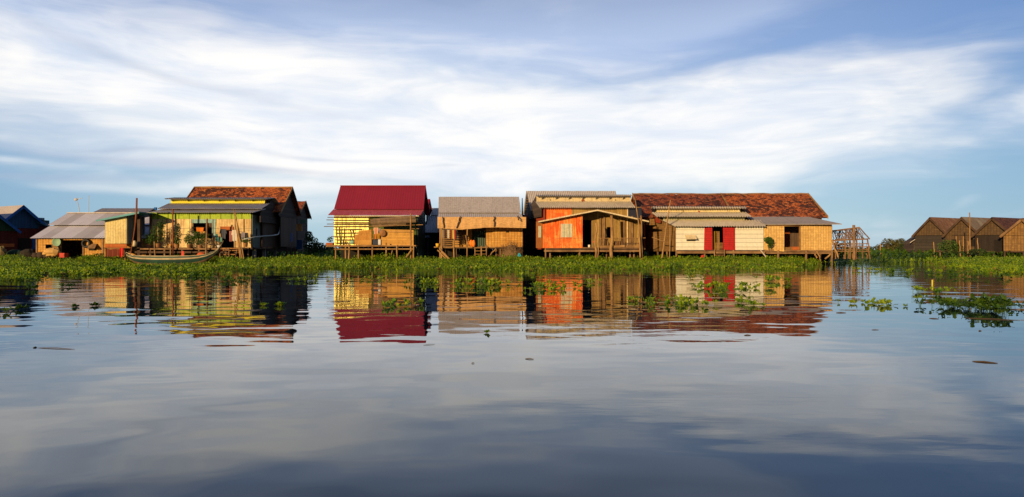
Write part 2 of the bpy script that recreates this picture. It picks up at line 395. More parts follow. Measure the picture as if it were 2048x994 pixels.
M_WOODD = mat('dark_timber', (.10, .06, .04), (.05, .03, .02), dirt=.3)
M_PLANKD= mat('dark_plank_wall', (.105, .075, .06), (.05, .035, .03), 'plank_h', w=.22, dirt=.3)
M_PLANKB= mat('brown_plank_wall', (.16, .105, .075), (.08, .052, .038), 'plank_v', w=.2, dirt=.35)
M_PLANKG= mat('golden_plank_wall', (.46, .31, .10), (.22, .13, .04), 'plank_v', w=.22, dirt=.4)
M_DARK  = mat('shaded_interior', (.018, .014, .012), (.010, .008, .007), dirt=0)  # near black stands in for the shade inside openings and gaps
M_GREY  = mat('grey_zinc_roof', (.50, .46, .43), (.44, .40, .375), 'sheet', w=0, sheet=.85, dirt=.18, dirtcol=(.28, .22, .18), rough=.6)
M_GREYB = mat('blue_grey_zinc_roof', (.66, .66, .76), (.34, .32, .34), 'sheet', w=0, sheet=.8, dirt=.1, dirtcol=(.3, .3, .3), rough=.55, nscale=.4, wear=.12, rows=50)
M_GREYD = mat('dull_zinc_roof', (.62, .58, .54), (.48, .45, .42), 'sheet', w=0, sheet=.9, dirt=.25, dirtcol=(.2, .16, .13), rough=.6, wear=.25)
M_EAVE  = mat('fibre_cement_roof', (.52, .47, .40), (.40, .36, .30), 'sheet', w=0, sheet=1.1, dirt=.35, dirtcol=(.22, .18, .12))
M_RED   = mat('crimson_metal_roof', (.235, .014, .034), (.205, .012, .029), 'sheet', w=0, sheet=.95, dirt=.10, dirtcol=(.20, .03, .03), rough=.55, wear=.12)
M_REDP  = mat('faded_crimson_roof', (.33, .06, .09), (.29, .05, .075), 'sheet', w=0, sheet=.95, dirt=.15, dirtcol=(.4, .25, .25), rough=.5)
M_YEL   = mat('bright_yellow_sheet', (.98, .86, .30), (.95, .78, .22), 'sheet', w=0, sheet=.8, dirt=.08, dirtcol=(.5, .38, .1), rough=.42, spec=.8, metal=.45)
M_GRND  = mat('dark_green_sheet', (.018, .06, .035), (.012, .04, .026), 'sheet', w=.15, dirt=.15, rough=.5)
M_LIME  = mat('lime_painted_band', (.40, .55, .05), (.30, .45, .06), 'plank_v', w=.8, dirt=.3, dirtcol=(.2, .25, .04))
M_YELB  = mat('yellow_painted_band', (.70, .66, .06), (.60, .55, .05), dirt=.2, dirtcol=(.3, .25, .05))
M_CREAM = mat('cream_sheet_wall', (.80, .64, .36), (.58, .40, .17), 'sheet', w=.12, sheet=.85, c3=(.42, .26, .10), dirt=.3, dirtcol=(.25, .14, .05))
M_CREAMP= mat('pale_sheet_wall', (.72, .62, .42), (.64, .53, .33), 'sheet', w=.12, sheet=.9, dirt=.2, dirtcol=(.35, .22, .1))
M_WHITE = mat('white_board_wall', (.74, .74, .67), (.66, .65, .57), 'plank_h', w=.32, dirt=.25, dirtcol=(.42, .30, .16), bump=.12, wear=.2)
M_BEIGE = mat('beige_band', (.62, .52, .33), (.54, .44, .26), 'sheet', w=0, sheet=1.4, dirt=.3, dirtcol=(.28, .18, .08))
M_ORNG  = mat('rusty_orange_sheet', (.88, .20, .025), (.60, .05, .012), 'sheet', w=.12, sheet=.8, c3=(.85, .42, .13), dirt=.35, dirtcol=(.30, .04, .012), nscale=1.3, rows=1.3)
M_REDW  = mat('red_board_wall', (.42, .07, .03), (.28, .04, .02), 'plank_v', w=.2, dirt=.35)
M_REDD  = mat('red_shutter', (.50, .022, .022), (.42, .015, .018), 'plank_h', w=.16, dirt=.15, bump=.5)
M_GG    = mat('grey_green_sheet', (.22, .26, .23), (.15, .18, .16), 'sheet', w=.12, sheet=.7, dirt=.3)
M_TURQ  = mat('turquoise_sheet', (.03, .26, .34), (.025, .20, .28), dirt=.1, rough=.5)
M_BLUEW = mat('blue_board_wall', (.02, .10, .22), (.014, .07, .16), 'plank_v', w=.25, dirt=.2)
M_BLUE  = mat('bright_blue_paint', (.015, .12, .42), (.012, .10, .35), dirt=.1)
M_SKYB  = mat('pale_blue_paint', (.22, .42, .46), (.30, .48, .46), 'plank_v', w=.5, dirt=.3, dirtcol=(.3, .3, .2))
M_MAROON= mat('maroon_wall', (.12, .02, .015), (.08, .015, .012), 'plank_v', w=.25, dirt=.2)
M_BRICK = mat('rusty_brick_strip', (.55, .17, .04), (.36, .09, .025), 'plank_h', w=.12, dirt=.4)
M_GREYROOF_DK = mat('slate_grey_sheet', (.42, .44, .48), (.34, .36, .40), 'sheet', w=.15, dirt=.2)  # plain blue grey roof sheet
M_RUSTROOF = mat('brown_rusted_roof', (.24, .12, .06), (.16, .075, .04), 'sheet', w=0, sheet=1.0, c3=(.32, .21, .13), dirt=.4)
M_GREYRUST = mat('patched_grey_roof', (.30, .27, .20), (.18, .15, .12), 'sheet', w=0, sheet=1.0, c3=(.22, .10, .05), dirt=.3)
M_REDTHIN = mat('dark_red_tile_roof', (.14, .055, .035), (.07, .03, .022), 'tile', w=.26, dirt=.4)
M_PVC   = mat('pale_pipe', (.50, .54, .52), (.42, .46, .45), dirt=.15, rough=.5)
M_RUST  = mat('rusty_iron', (.30, .09, .035), (.20, .06, .03), dirt=.3)
M_THATCH= mat('rolled_matting', (.30, .21, .13), (.17, .11, .07), 'plank_h', w=.05, dirt=.4, bump=.6)
M_BLACKR= mat('black_rubber', (.02, .02, .02), (.03, .03, .03), dirt=.1, rough=.6)
M_STRAW = mat('dry_brush', (.20, .12, .06), (.09, .055, .03), dirt=.3)
def paint(name, c, rough=.6): return mat(name, c, tuple(x * .85 for x in c), dirt=.12, dirtcol=tuple(x * .4 for x in c), rough=rough)
def cloth(name, c): return mat('cloth_' + name, c, tuple(x * .85 for x in c), dirt=.05, rough=.95, tl=.25)
M_LEAF  = mat('shrub_leaf', (.035, .085, .012), (.08, .15, .02), dirt=0, rough=.6, nscale=5, tl=.3)
M_LEAFD = mat('dark_tree_leaf', (.020, .042, .012), (.045, .075, .018), dirt=0, rough=.7, nscale=3, tl=.2)
M_TREEDRY = mat('dry_tree_leaf', (.06, .07, .02), (.12, .11, .03), dirt=0, rough=.7, nscale=3, tl=.2)
M_TRUNK = mat('tree_bark', (.14, .09, .05), (.08, .05, .03), dirt=.3)

M_WEAVER = mat('woven_bamboo_weathered', (.15, .095, .05), (.08, .052, .03), 'weave', w=.26, dirt=.5, dirtcol=(.04, .025, .015), nscale=2)
M_PLANKR = mat('weathered_board', (.062, .052, .046), (.035, .03, .028), 'plank_h', w=.3, dirt=.4)
M_ORNG2 = mat('patchy_orange_sheet', (.80, .17, .025), (.62, .05, .012), 'sheet', w=.12, sheet=.8, c3=(.90, .46, .12), dirt=.4, dirtcol=(.45, .05, .012), nscale=1.1, rows=1.1, c3r=(.50, .70))
# ================================================================== HOUSES
SHADE_SCREENS = []
def gable_end(mb, X, pts, th=.06):
    """polygon in the plane x=X, pts = (y,z)"""
    q = [Vector((X, y, z)) for y, z in pts]; return mb.slab(q, Vector((th, 0, 0)))
def stilts(root, items, r=.07, m=None, name='stilt', z0=-.6):
    for i, (px, Y, top) in enumerate(items):
        MB().tube(crook((wx(px, Y), Y, z0), (wx(px, Y) + random.uniform(-.04, .04), Y, top), 4, .02, i), r, 7, r * .85).build(name, m or M_WOOD, root)
def hrail(mb, px0, px1, py0, py1, Y, r=.04, j=.03, seed=0):
    return mb.tube(crook(P(px0, py0, Y), P(px1, py1, Y), 6, j, seed), r, 6)

# ---------------------------------------------------------------- A. blue gabled houses, far left (rotated 30 deg)
def rot_house(name, label, apex_px, apex_py, Y, length, hw, rise, wallh, mir, mats, cat='house', group=None, holes=0, over=.35):
    """long gabled house whose gable faces the camera obliquely; ridge runs away to the side"""
    wall, gablem, roofm, trim = mats
    X = wx(apex_px, Y); Z = wz(apex_py, Y)
    root = thing(name, label, cat, (X, Y, 0), group)
    rd = Vector((.87 * mir, .5, 0)); pd = Vector((.5 * mir, -.87, 0)) * (1 if mir > 0 else -1)   # ridge dir, across dir
    pd = Vector((-rd.y, rd.x, 0)); 
    if pd.x < 0: pd = -pd                                             # towards +x
    A = Vector((X, Y, Z)); fl = wz(502, Y)
    ze = Z - rise
    in_ = rd * over
    # gable triangle and wall below
    gA, gL, gR = A + in_ - Vector((0, 0, .12)), A + in_ - pd * (hw - .2) - Vector((0, 0, rise - .08)), A + in_ + pd * (hw - .2) - Vector((0, 0, rise - .08))
    MB().slab([gL, gR, gA], rd * .06).build('gable', gablem, root)
    bl, br = gL.copy(), gR.copy(); b0, b1 = Vector((gL.x, gL.y, fl)), Vector((gR.x, gR.y, fl))
    up = Vector((0, 0, -.03))
    MB().slab([b0, b1, gR + up, gL + up], rd * .06).build('wall', wall, root)
    far = rd * length
    for s, g0 in ((-1, gL), (1, gR)):
        MB().slab([Vector((g0.x, g0.y, fl)) + rd * .07, Vector((g0.x, g0.y, fl)) + far, g0 + far + up, g0 + rd * .07 + up], -pd * s * .06).build('side_wall', wall, root)
    MB().slab([b0 + far, b1 + far, gR + far, gA + far, gL + far], -rd * .06).build('back_wall', wall, root)
    roofs = []
    for s in (-1, 1):
        e0 = A + pd * s * hw - Vector((0, 0, rise)); e1 = e0 + far; r1 = A + far
        nrm = (pd * s * rise + Vector((0, 0, hw))).normalized()
        MB().slab([e0, e1, r1, A], -nrm * .05).build('roof', roofm, root)
        MB().slab([A - rd * .03, e0 - rd * .03, e0 - rd * .03 - nrm * .20, A - rd * .03 - nrm * .20], -rd * .04).build('bargeboard', trim, root)
    MB().slab([b0, b1, b1 + far, b0 + far], Vector((0, 0, -.12))).build('floor', M_WOODD, root)
    g = random.Random(int(X))
    for t in (.03, .5, .97):
        q = b0.lerp(b1, t)
        MB().tube([(q.x, q.y, -.5), (q.x, q.y, fl - .1)], .09, 6).build('stilt', M_WOODD, root)
        q = q + far * .5
        MB().tube([(q.x, q.y, -.5), (q.x, q.y, fl - .1)], .09, 6).build('stilt', M_WOODD, root)
    return root, A, rd, pd, gL, gR, b0, b1
def on_gable(info, t0, t1, z0, z1, name, m, th=.05):
    root, A, rd, pd, gL, gR, b0, b1 = info
    p, q = b0.lerp(b1, t0) - rd * .06, b0.lerp(b1, t1) - rd * .06
    return MB().slab([Vector((p.x, p.y, z0)), Vector((q.x, q.y, z0)), Vector((q.x, q.y, z1)), Vector((p.x, p.y, z1))], rd * (.055 if th > 0 else .02)).build(name, m, root)

i1 = rot_house('stilt_house', 'dark blue gabled stilt house with bright blue shutters at the left edge', 47, 410, 60, 9, 2.3, 2.1, 2, -1, (M_MAROON, M_BLUEW, M_GREY, M_BLUE), group='blue gabled houses')
on_gable(i1, .22, .40, 1.15, 2.05, 'shutter', M_BLUE); on_gable(i1, .70, .92, 1.1, 2.25, 'shutter', M_BLUE)
on_gable(i1, .44, .66, .95, 2.1, 'door', M_DARK)
i2 = rot_house('stilt_house', 'dark green gabled house half cut off by the left edge of the photo', -22, 412, 56.5, 9, 2.4, 2.1, 2, -1, (M_MAROON, mat('green_gable', (.03, .10, .05), None, 'plank_v', dirt=.2), M_GREYD, M_BLUE), group='blue gabled houses')
on_gable(i2, .5, .95, 1.3, 1.6, 'board', M_BRICK)
# small teal roofed lean-to beyond the blue house
Y = 61; r = thing('teal_lean_to', 'low dark teal shed with two stepped roofs between the blue house and the grey barn', 'shed', (wx(80, Y), Y, 0))
M_TEAL = mat('dark_teal_roof', (.02, .09, .10), None, 'sheet', w=.15, dirt=.2)
MB().slab([P(60, 440, Y), P(100, 455, Y), P(98, 449, Y + 1.5), P(64, 436, Y + 1.5)], .06).build('roof', M_TEAL, r)
MB().slab([P(62, 438, Y + 1), P(89, 441, Y + 1), P(89, 437, Y + 2.6), P(62, 436, Y + 2.6)], .06).build('upper_roof', M_TEAL, r)
MB().box(wx(62, Y + .4), wx(92, Y + .4), Y + .4, Y + 3, .5, wz(453, Y + .4)).build('wall', M_MAROON, r)
MB().box(wx(64, Y + 1.5), wx(84, Y + 1.5), Y + 1.55, Y + 2.5, wz(449, Y + 1.5), wz(440, Y + 1.5)).build('upper_wall', M_TEAL, r)

# ---------------------------------------------------------------- B. grey roofed golden woven house
Y = 52.0; x0, x1 = wx(74, Y), wx(292, Y); ze, zr = wz(476, 51.6), wz(426, 56); R = thing('woven_house', 'low golden woven bamboo house under a long striped blue grey metal roof', 'house', (wx(150, Y), Y, 0))
xe0, xe1 = wx(60, 51.6), wx(292, 51.6); zm = ze + (zr - ze) * .46; ym = 51.6 + 4.4 * .46
MB().corr((xe0, 51.6, ze), (xe1, 51.6, ze), (xe1, ym + .2, zm + .02), (xe0, ym + .2, zm + .02), .19, .008).build('roof', M_GREYB, R)
MB().corr((xe0, ym, zm + .09), (xe1, ym, zm + .09), (xe1, 56, zr), (xe0, 56, zr), .19, .008).build('upper_roof', M_GREYB, R)
MB().corr((xe0, 60, ze + .3), (xe1, 60, ze + .3), (xe1, 56.02, zr), (xe0, 56.02, zr), .19, .02).build('back_roof', M_GREYB, R)
MB().box(xe0, xe1, 55.85, 56.15, zr - .02, zr + .05).build('ridge_cap', M_GREY, R)
fl = wz(514, Y)
MB_ = MB(); wall_y(MB_, x0, x1, fl, ze - .02, Y, [hole(123, 165, 480, 514, Y), hole(91, 107, 489, 497, Y)]); MB_.build('wall', M_WEAVE, R)
for X, n in ((x0, 1), (x1 - .06, 1)): gable_end(MB(), X, [(Y + .07, fl), (59.5, fl), (59.5, ze + .2), (56, zr - .1), (Y + .07, ze + .15)]).build('side_wall', M_WEAVED, R)
MB().box(x0 + .07, x1 - .07, 59.4, 59.5, fl, ze + .2).build('back_wall', M_WEAVED, R)
MB().box(x0, x1, Y - .35, 59.5, fl - .12, fl - .01).build('floor', M_WOODD, R)
for px in (74, 121, 167, 206): MB().box(wx(px, Y) - .06, wx(px, Y) + .06, Y - .05, Y - .005, fl, ze - .05).build('corner_post', M_WOOD, R)
a = P(177, 489, Y - .02); b = P(193, 489, Y - .02)
MB().slab([P(175, 497, Y - .45), P(190, 497, Y - .45), P(194, 488, Y - .03), P(179, 488, Y - .03)], .04).build('window_flap', M_WOOD, R)
MB().box(wx(178, Y), wx(193, Y), Y - .03, Y - .004, wz(501, Y), wz(490, Y)).build('window', M_DARK, R)
MB().slab([P(106, 503, Y - .02), P(120, 507, Y - .5), P(117, 494, Y - .4), P(104, 489, Y - .02)], .03).build('window_flap', M_WEAVED, R)
stilts(R, [(74, Y, fl - .1), (120, Y, fl - .1), (165, Y, fl - .1), (205, Y, fl - .1), (90, 56, fl - .1), (180, 56, fl - .1)])
single('enamel_basin', MB().lathe([(0, .02), (.20, .03), (.30, .12), (.34, .14), (.31, .10), (.2, .0), (0, -.01)], P(115, 484, Y - .08), 18, 'y'), paint('mint_enamel', (.25, .42, .30)), 'round mint green basin hung on the woven wall left of the dark doorway', 'basin', tuple(P(115, 484, Y - .08)), smooth=True)
def ring(c, R0, r, n=20, k=7, ax='y', tilt=0):
    pts = [Vector(c) + Vector((R0 * math.cos(2 * math.pi * i / n), 0, R0 * math.sin(2 * math.pi * i / n))) for i in range(n)]
    mb = MB(); c = Vector(c)
    for i in range(n):
        a0, a1 = 2 * math.pi * i / n, 2 * math.pi * (i + 1) / n
        for j in range(k):
            b0, b1 = 2 * math.pi * j / k, 2 * math.pi * (j + 1) / k
            def q(a, b): return c + Vector(((R0 + r * math.cos(b)) * math.cos(a), r * math.sin(b), (R0 + r * math.cos(b)) * math.sin(a)))
            mb.face([q(a0, b0), q(a0, b1), q(a1, b1), q(a1, b0)])
    return mb
single('rubber_tyre', ring(P(172, 487, Y - .16), .27, .09), M_BLACKR, 'black tyre hanging at the right side of the dark doorway', 'tyre', tuple(P(172, 487, Y - .16)), smooth=True)
single('tarp_heap', MB().blob(P(104, 505, 50.8), (.62, .4, .34), 12, 8, .3, 3), paint('ochre_tarp', (.62, .38, .13), .9), 'ochre cloth heap in front of the small dark window', 'heap', tuple(P(104, 505, 50.8)))
single('plastic_crate', MB().box(wx(124, 51), wx(134, 51), 50.7, 51.2, wz(515, 51), wz(506, 51)).box(wx(124.6, 51), wx(133.4, 51), 50.68, 50.7, wz(513, 51), wz(508, 51)), paint('red_plastic', (.55, .04, .02)), 'red plastic crate on the doorstep of the woven house', 'crate', tuple(P(129, 515, 51)))
for k, (px, rr, lb) in enumerate(((72, .30, 'leftmost dark pot of the row by the house corner'), (83, .34, 'second dark pot of the row, rounder than its neighbours'), (93, .26, 'third dark pot of the row beside the ochre heap'))):
    single('clay_pot', MB().lathe([(0, 0), (rr * .7, .02), (rr, rr * .7), (rr * .75, rr * 1.25), (rr * .8, rr * 1.4), (rr * .6, rr * 1.35), (0, rr * .9)], (wx(px, 51), 51, .42), 14), mat('dark_pot', (.035, .025, .022), (.06, .04, .03), dirt=.1), lb, 'pot', (wx(px, 51), 51, .42), 'dark pots by the woven house', smooth=True)
st = thing('wooden_stool', 'small pale wooden stool at the right end of the woven wall', 'stool', (wx(199, 51), 51, .4))
MB().box(wx(195, 51), wx(203, 51), 50.8, 51.1, .75, .80).build('seat', M_BAMB, st)
for dx in (0, 1):
    for dy in (0, 1):
        X = wx(195.6 + dx * 6.6, 51); MB().box(X, X + .04, 50.82 + dy * .22, 50.86 + dy * .22, .35, .75).build('leg', M_BAMB, st)
# antennas above the roof
an = thing('television_aerial', 'tilted aerial with short prongs above the striped roof, left of the plain pole', 'aerial', (wx(158, 56), 56, zr))
MB().tube([P(159, 424, 56), P(155, 403, 56)], .025, 6).build('mast', M_PVC, an)
MB().tube([P(149, 400, 56), P(165, 396, 56)], .018, 5).build('boom', M_PVC, an)
for t in (0, .2, .4, .7, 1): MB().tube([P(150 + 15 * t, 400 - 4 * t + 2.5 * (1.2 - t), 56), P(150 + 15 * t, 400 - 4 * t - 3 * (1.2 - t), 56.3)], .012, 4).build('prong', M_PVC, an)
MB().blob(P(152, 399, 56.02), (.14, .1, .12), 8, 6, .1, 2).build('reflector', M_GREYD, an)
single('thin_pole', MB().tube([P(177, 427, 56), P(177.5, 391, 56)], .02, 6), M_PVC, 'thin white pole rising above the striped roof beside the aerial', 'pole', tuple(P(177, 427, 56)))

# grey roofed house behind B
Y = 62; R = thing('grey_roof_house', 'long low house with a plain taupe roof showing behind the striped roof and mast', 'house', (wx(255, Y), Y, 0))
a0, a1 = wx(205, Y), wx(309, Y); z1 = wz(416.5, Y); z0 = z1 - 1.1
MB().corr((a0 - .3, Y - 3, z0), (a1, Y - 3, z0), (a1, Y, z1), (a0, Y, z1), .15).build('roof', M_GREY, R)
MB().corr((a0 - .3, Y + 3, z0), (a1, Y + 3, z0), (a1, Y, z1), (a0, Y, z1), .15).build('back_roof', M_GREY, R)
MB().box(a0, a1 - .2, Y - 2.8, Y - 2.7, .8, z0).build('wall', M_WEAVED, R); MB().box(a0, a1 - .2, Y + 2.7, Y + 2.8, .8, z0).build('back_wall', M_WEAVED, R)
for X in (a0, a1 - .3): gable_end(MB(), X, [(Y - 2.65, .8), (Y + 2.65, .8), (Y + 2.65, z0 - .02), (Y, z1 - .1), (Y - 2.65, z0 - .02)]).build('side_wall', M_WEAVED, R)
MB().box(a1, a1 + .2, Y - .1, Y + .1, z1 - .15, z1 + .08).build('ridge_end', M_BLUE, R)
stilts(R, [(215, Y - 2.6, .8), (260, Y - 2.6, .8), (300, Y - 2.6, .8)])

# ---------------------------------------------------------------- C. cream shed with turquoise roof
Y = 50.0; R = thing('cream_shed', 'cream corrugated shed on stilts under a sloping turquoise roof', 'shed', (wx(231, Y), Y, 0))
xa, xb = wx(210, Y), wx(253, Y); zb = wz(487, Y); zt0, zt1 = wz(437.5, Y), wz(431.5, Y); n = 26; f = MB()
for i in range(n):
    t0, t1 = i / n, (i + 1) / n; o0, o1 = (.03 if i % 2 else 0), 0
    X0, X1 = xa + (xb - xa) * t0, xa + (xb - xa) * t1; q = .025 if i % 2 else 0
    f.slab([(X0, Y + q, zb), (X1, Y + .025 - q, zb), (X1, Y + .025 - q, zt0 + (zt1 - zt0) * t1), (X0, Y + q, zt0 + (zt1 - zt0) * t0)], Vector((0, .02, 0)))
f.build('wall', mat('cream_corrugated', (.72, .62, .32), (.62, .51, .24), 'sheet', w=0, sheet=.8, dirt=.25, dirtcol=(.4, .26, .08)), R)
MB().box(xb, xb + .05, Y + .06, Y + 2.4, zb, zt1).build('side_wall', M_GG, R)
MB().box(xa, xa + .05, Y + .06, Y + 2.4, zb, zt0).build('side_wall', M_GG, R)
MB().box(xa, xb, Y + 2.4, Y + 2.45, zb, zt0).build('back_wall', M_GG, R)
MB().box(xb + .055, xb + .075, Y + .9, Y + 1.5, zb, zt1 - .5).build('door', M_DARK, R)
rf = MB().slab([P(191.5, 441, Y - .35), P(278, 424.5, Y - .35), Vector((wx(278, Y - .35), Y + 2.8, wz(424.5, Y - .35))), Vector((wx(191.5, Y - .35), Y + 2.8, wz(441, Y - .35)))], .05)
rf.build('roof', M_TURQ, R)
MB().slab([P(192, 443.2, Y - .37), P(279, 426.8, Y - .37), P(279, 423.2, Y - .37), P(192, 439.4, Y - .37)], Vector((0, .03, 0))).build('fascia', M_TURQ, R)
MB().box(xa, xb, Y + .01, Y + .05, wz(495, Y), wz(488, Y)).build('skirt_board', M_BRICK, R)
MB().box(xa - .1, wx(262, Y), Y - .1, Y + 2.5, wz(497, Y), wz(495.3, Y)).build('floor', M_WOODD, R)
stilts(R, [(212, Y, wz(496, Y)), (251, Y, wz(496, Y)), (214, Y + 2.3, wz(496, Y)), (250, Y + 2.3, wz(496, Y))])
single('bamboo_mast', MB().tube(crook(P(261, 512, 49.4), P(273.5, 430, 49.4), 4, .02, 1)[:-1] + [P(272.8, 424, 49.4), P(273.5, 396, 49.4)], [.03, .03, .035, .045, .065, .06]), M_RUST, 'tall rusty red mast standing in front of the turquoise roof corner', 'mast', tuple(P(261, 512, 49.4)))
single('timber_post', MB().box(wx(276, 50.6), wx(281.5, 50.6), 50.5, 50.7, .3, wz(431, 50.6)), M_WOODD, 'thick dark square post between the cream shed and the yellow green house', 'post', tuple(P(278, 512, 50.6)))
def drape(px0, px1, py0, py1, Y, sag=.03, n=8, seed=0, jag=.05):
    g = random.Random(seed); mb = MB(); th = .015
    xs = [wx(px0 + (px1 - px0) * i / n, Y) for i in range(n + 1)]; ys = [Y + sag * math.sin(i * 2.1 + seed) for i in range(n + 1)]
    zt = [wz(py0, Y) + g.uniform(-.02, .02) for _ in xs]; zb = [wz(py1, Y) + g.uniform(-jag, jag) for _ in xs]
    for i in range(n):
        mb.slab([(xs[i], ys[i], zb[i]), (xs[i + 1], ys[i + 1], zb[i + 1]), (xs[i + 1], ys[i + 1] * .5 + Y * .5, zt[i + 1]), (xs[i], ys[i] * .5 + Y * .5, zt[i])], Vector((0, th, 0)))
    return mb
single('maroon_tarp', drape(213, 240, 498, 513, 49.9, .05, 8, 2), paint('maroon_cloth', (.16, .035, .02), .9), 'dull maroon tarp hung under the cream shed', 'tarp', tuple(P(226, 512, 49.9)))
single('red_cloth', drape(240, 247, 496, 513, 49.7, .05, 4, 5, .1), paint('red_cloth', (.60, .03, .025), .9), 'bright red cloth hung at the right end of the maroon tarp', 'cloth', tuple(P(243, 512, 49.7)))
single('water_jar', MB().lathe([(0, 0), (.12, .0), (.17, .12), (.17, .3), (.08, .4), (.09, .43), (0, .43)], P(269, 493, 50.2), 12), paint('cream_plastic', (.70, .58, .36)), 'cream plastic jar on the deck at the foot of the rusty mast', 'jar', tuple(P(269, 493, 50.2)), smooth=True)

# ---------------------------------------------------------------- D. yellow-green house
Y = 52.0; R = thing('green_banded_house', 'long cream stilt house with lime and yellow painted bands under stepped grey roofs', 'house', (wx(400, Y), Y, 0))
DX = -19.85; fl = wz(495, Y); xl = wx(300, Y); xr = wx(502, Y)
f = MB(); wall_y(f, xl, xr, fl, wz(438, Y), Y, [hole(386, 424, 446, 477, Y), hole(443, 468, 459, 495, Y)]); f.build('wall', M_CREAM, R)
MB().box(xl, xr, Y - .02, Y + .05, wz(438, Y) + .004, wz(424, Y)).build('lime_band', M_LIME, R)
f = MB(); wall_y(f, wx(382, Y), wx(432, Y), wz(446, Y), wz(438.5, Y), Y - .03, th=.028); f.box(wx(424.4, Y), wx(431, Y), Y - .03, Y - .003, wz(474, Y), wz(446, Y) - .003); f.build('window_surround', M_SKYB, R)
MB().box(wx(441, Y), wx(467, Y), Y - .07, Y - .003, wz(460, Y), wz(453, Y)).build('lintel', M_BRICK, R)
MB().box(wx(371, Y), wx(379, Y), Y - .022, Y - .003, fl, wz(438.5, Y)).build('wall_panel', mat('yellow_panel', (.82, .72, .32), None, dirt=.2), R)
MB().box(wx(300, Y), wx(304, Y), Y - .10, Y - .025, .3, wz(430, Y)).build('corner_post', M_WOOD, R)
for px in (334, 384, 427, 470, 488): MB().box(wx(px, Y) - .02, wx(px, Y) + .02, Y - .04, Y - .033, fl, wz(438.5, Y)).build('batten', M_WOOD, R)
# roofs
xL3, xR3 = wx(300, 51.5), wx(508, 51.5); xL2, xR2 = wx(317, 52.2), wx(525, 52.2); xLb, xRb = wx(339, 53.8), wx(541, 53.8)
MB().corr((xL3, 51.5, wz(424.5, 51.5)), (xR3, 51.5, wz(424.5, 51.5)), (xR3 + .35, 53.0, wz(417.8, 53.0)), (xL3 + .35, 53.0, wz(417.8, 53.0)), .15, .03, lap=1).build('lower_roof', M_GREYD, R)
MB().corr((xL2, 52.1, wz(417.4, 52.1)), (xR2, 52.1, wz(417.4, 52.1)), (xRb, 53.75, wz(407, 53.75)), (xLb, 53.75, wz(407, 53.75)), .15, .035, lap=1).build('middle_roof', M_GREYD, R)
MB().box(xLb + .1, xRb - .45, 53.8, 53.88, wz(408, 53.8), wz(398, 53.8)).build('yellow_band', M_YELB, R)
zt = wz(395.5, 55)
MB().corr((xLb - .15, 53.3, wz(397.6, 53.3)), (xRb - .05, 53.3, wz(397.6, 53.3)), (xRb - .05, 55, zt), (xLb - .15, 55, zt), .15, .035, lap=1).build('top_roof', M_EAVE, R)
MB().corr((xLb - .15, 57.7, wz(425, 57.7)), (xRb - .05, 57.7, wz(425, 57.7)), (xRb - .05, 55.03, zt), (xLb - .15, 55.03, zt), .15, .035).build('back_roof', M_GREYD, R)
for px in (345, 376, 407, 438, 470, 505, 530): MB().slab([P(px, 403, 53.78), P(px, 398.4, 53.35), P(px, 398.4, 53.78)], Vector((.05, 0, 0))).build('bracket', M_WOODD, R)
zE = lambda py, y: wz(py, y)
gable_end(MB(), DX + .45, [(52.5, 3.9), (53.2, 4.25), (53.9, 4.55), (55, zt - .12), (57.4, 4.1), (57.4, 3.2), (52.5, 3.2)]).build('gable', M_PLANKD, R)
MB().slab([(DX + .05, 52.06, fl), (DX + .05, 53.7, fl), (DX + .05, 53.7, 3.75), (DX + .05, 52.06, 3.75)], Vector((-.06, 0, 0))).build('side_wall', M_GG, R)
MB().box(DX + .06, DX + .08, 52.8, 53.0, wz(475, 52.9), wz(457, 52.9)).build('side_window', M_DARK, R)
MB().slab([(DX + .25, 53.7, fl), (DX + .45, 57.5, fl), (DX + .45, 57.5, 3.9), (DX + .25, 53.7, 3.9)], Vector((-.06, 0, 0))).build('side_wall', M_PLANKB, R)
MB().box(xl, DX - .1, 57.4, 57.46, fl, 3.8).build('back_wall', M_PLANKB, R); MB().box(xl, xl + .06, Y + .07, 57.4, fl, 3.8).build('side_wall', M_PLANKB, R)
MB().box(xl, DX + .3, Y + .07, 57.4, fl - .12, fl - .01).build('floor', M_WOODD, R)
MB().box(wx(253, 50.8), wx(482, 50.8), 50.5, Y - .01, fl - .16, fl - .06).build('deck', M_WOOD, R)
MB().box(wx(255, 50.8), wx(482, 50.8), 50.42, 50.49, fl - .42, fl - .28).build('deck_beam', M_WOODD, R)
stilts(R, [(300, 50.6, fl - .1), (330, 50.6, fl - .1), (365, 50.6, fl - .1), (398, 50.6, fl - .1), (440, 50.6, fl - .1), (484, 51.0, fl - .1), (497, Y, fl), (330, 55, fl - .1), (420, 55, fl - .1)], .075, M_WOOD)
for i, y in enumerate((52.4, 54.5, 57)): MB().box(DX - .1, DX + .14, y, y + .24, -.5, fl - .1).build('stilt', mat('concrete_post', (.26, .25, .23), None, dirt=.3), R)
SHADE_SCREENS.append((R, xl - 2, DX + .2, 54.8, fl - .12))
# pvc gutter pipe
single('gutter_pipe', MB().tube([P(563.5, 431, 56.6), P(561, 452, 56.3), P(558.5, 464, 56.0), P(556, 469, 55.6), P(545, 471, 54.6), P(530, 472, 53.6), P(512, 474, 52.0), P(488, 478.5, 50.9)], .05, 8), M_PVC, 'long pale pipe bending down from the eave along the dark plank wall', 'pipe', tuple(P(563, 431, 56.6)), smooth=True)

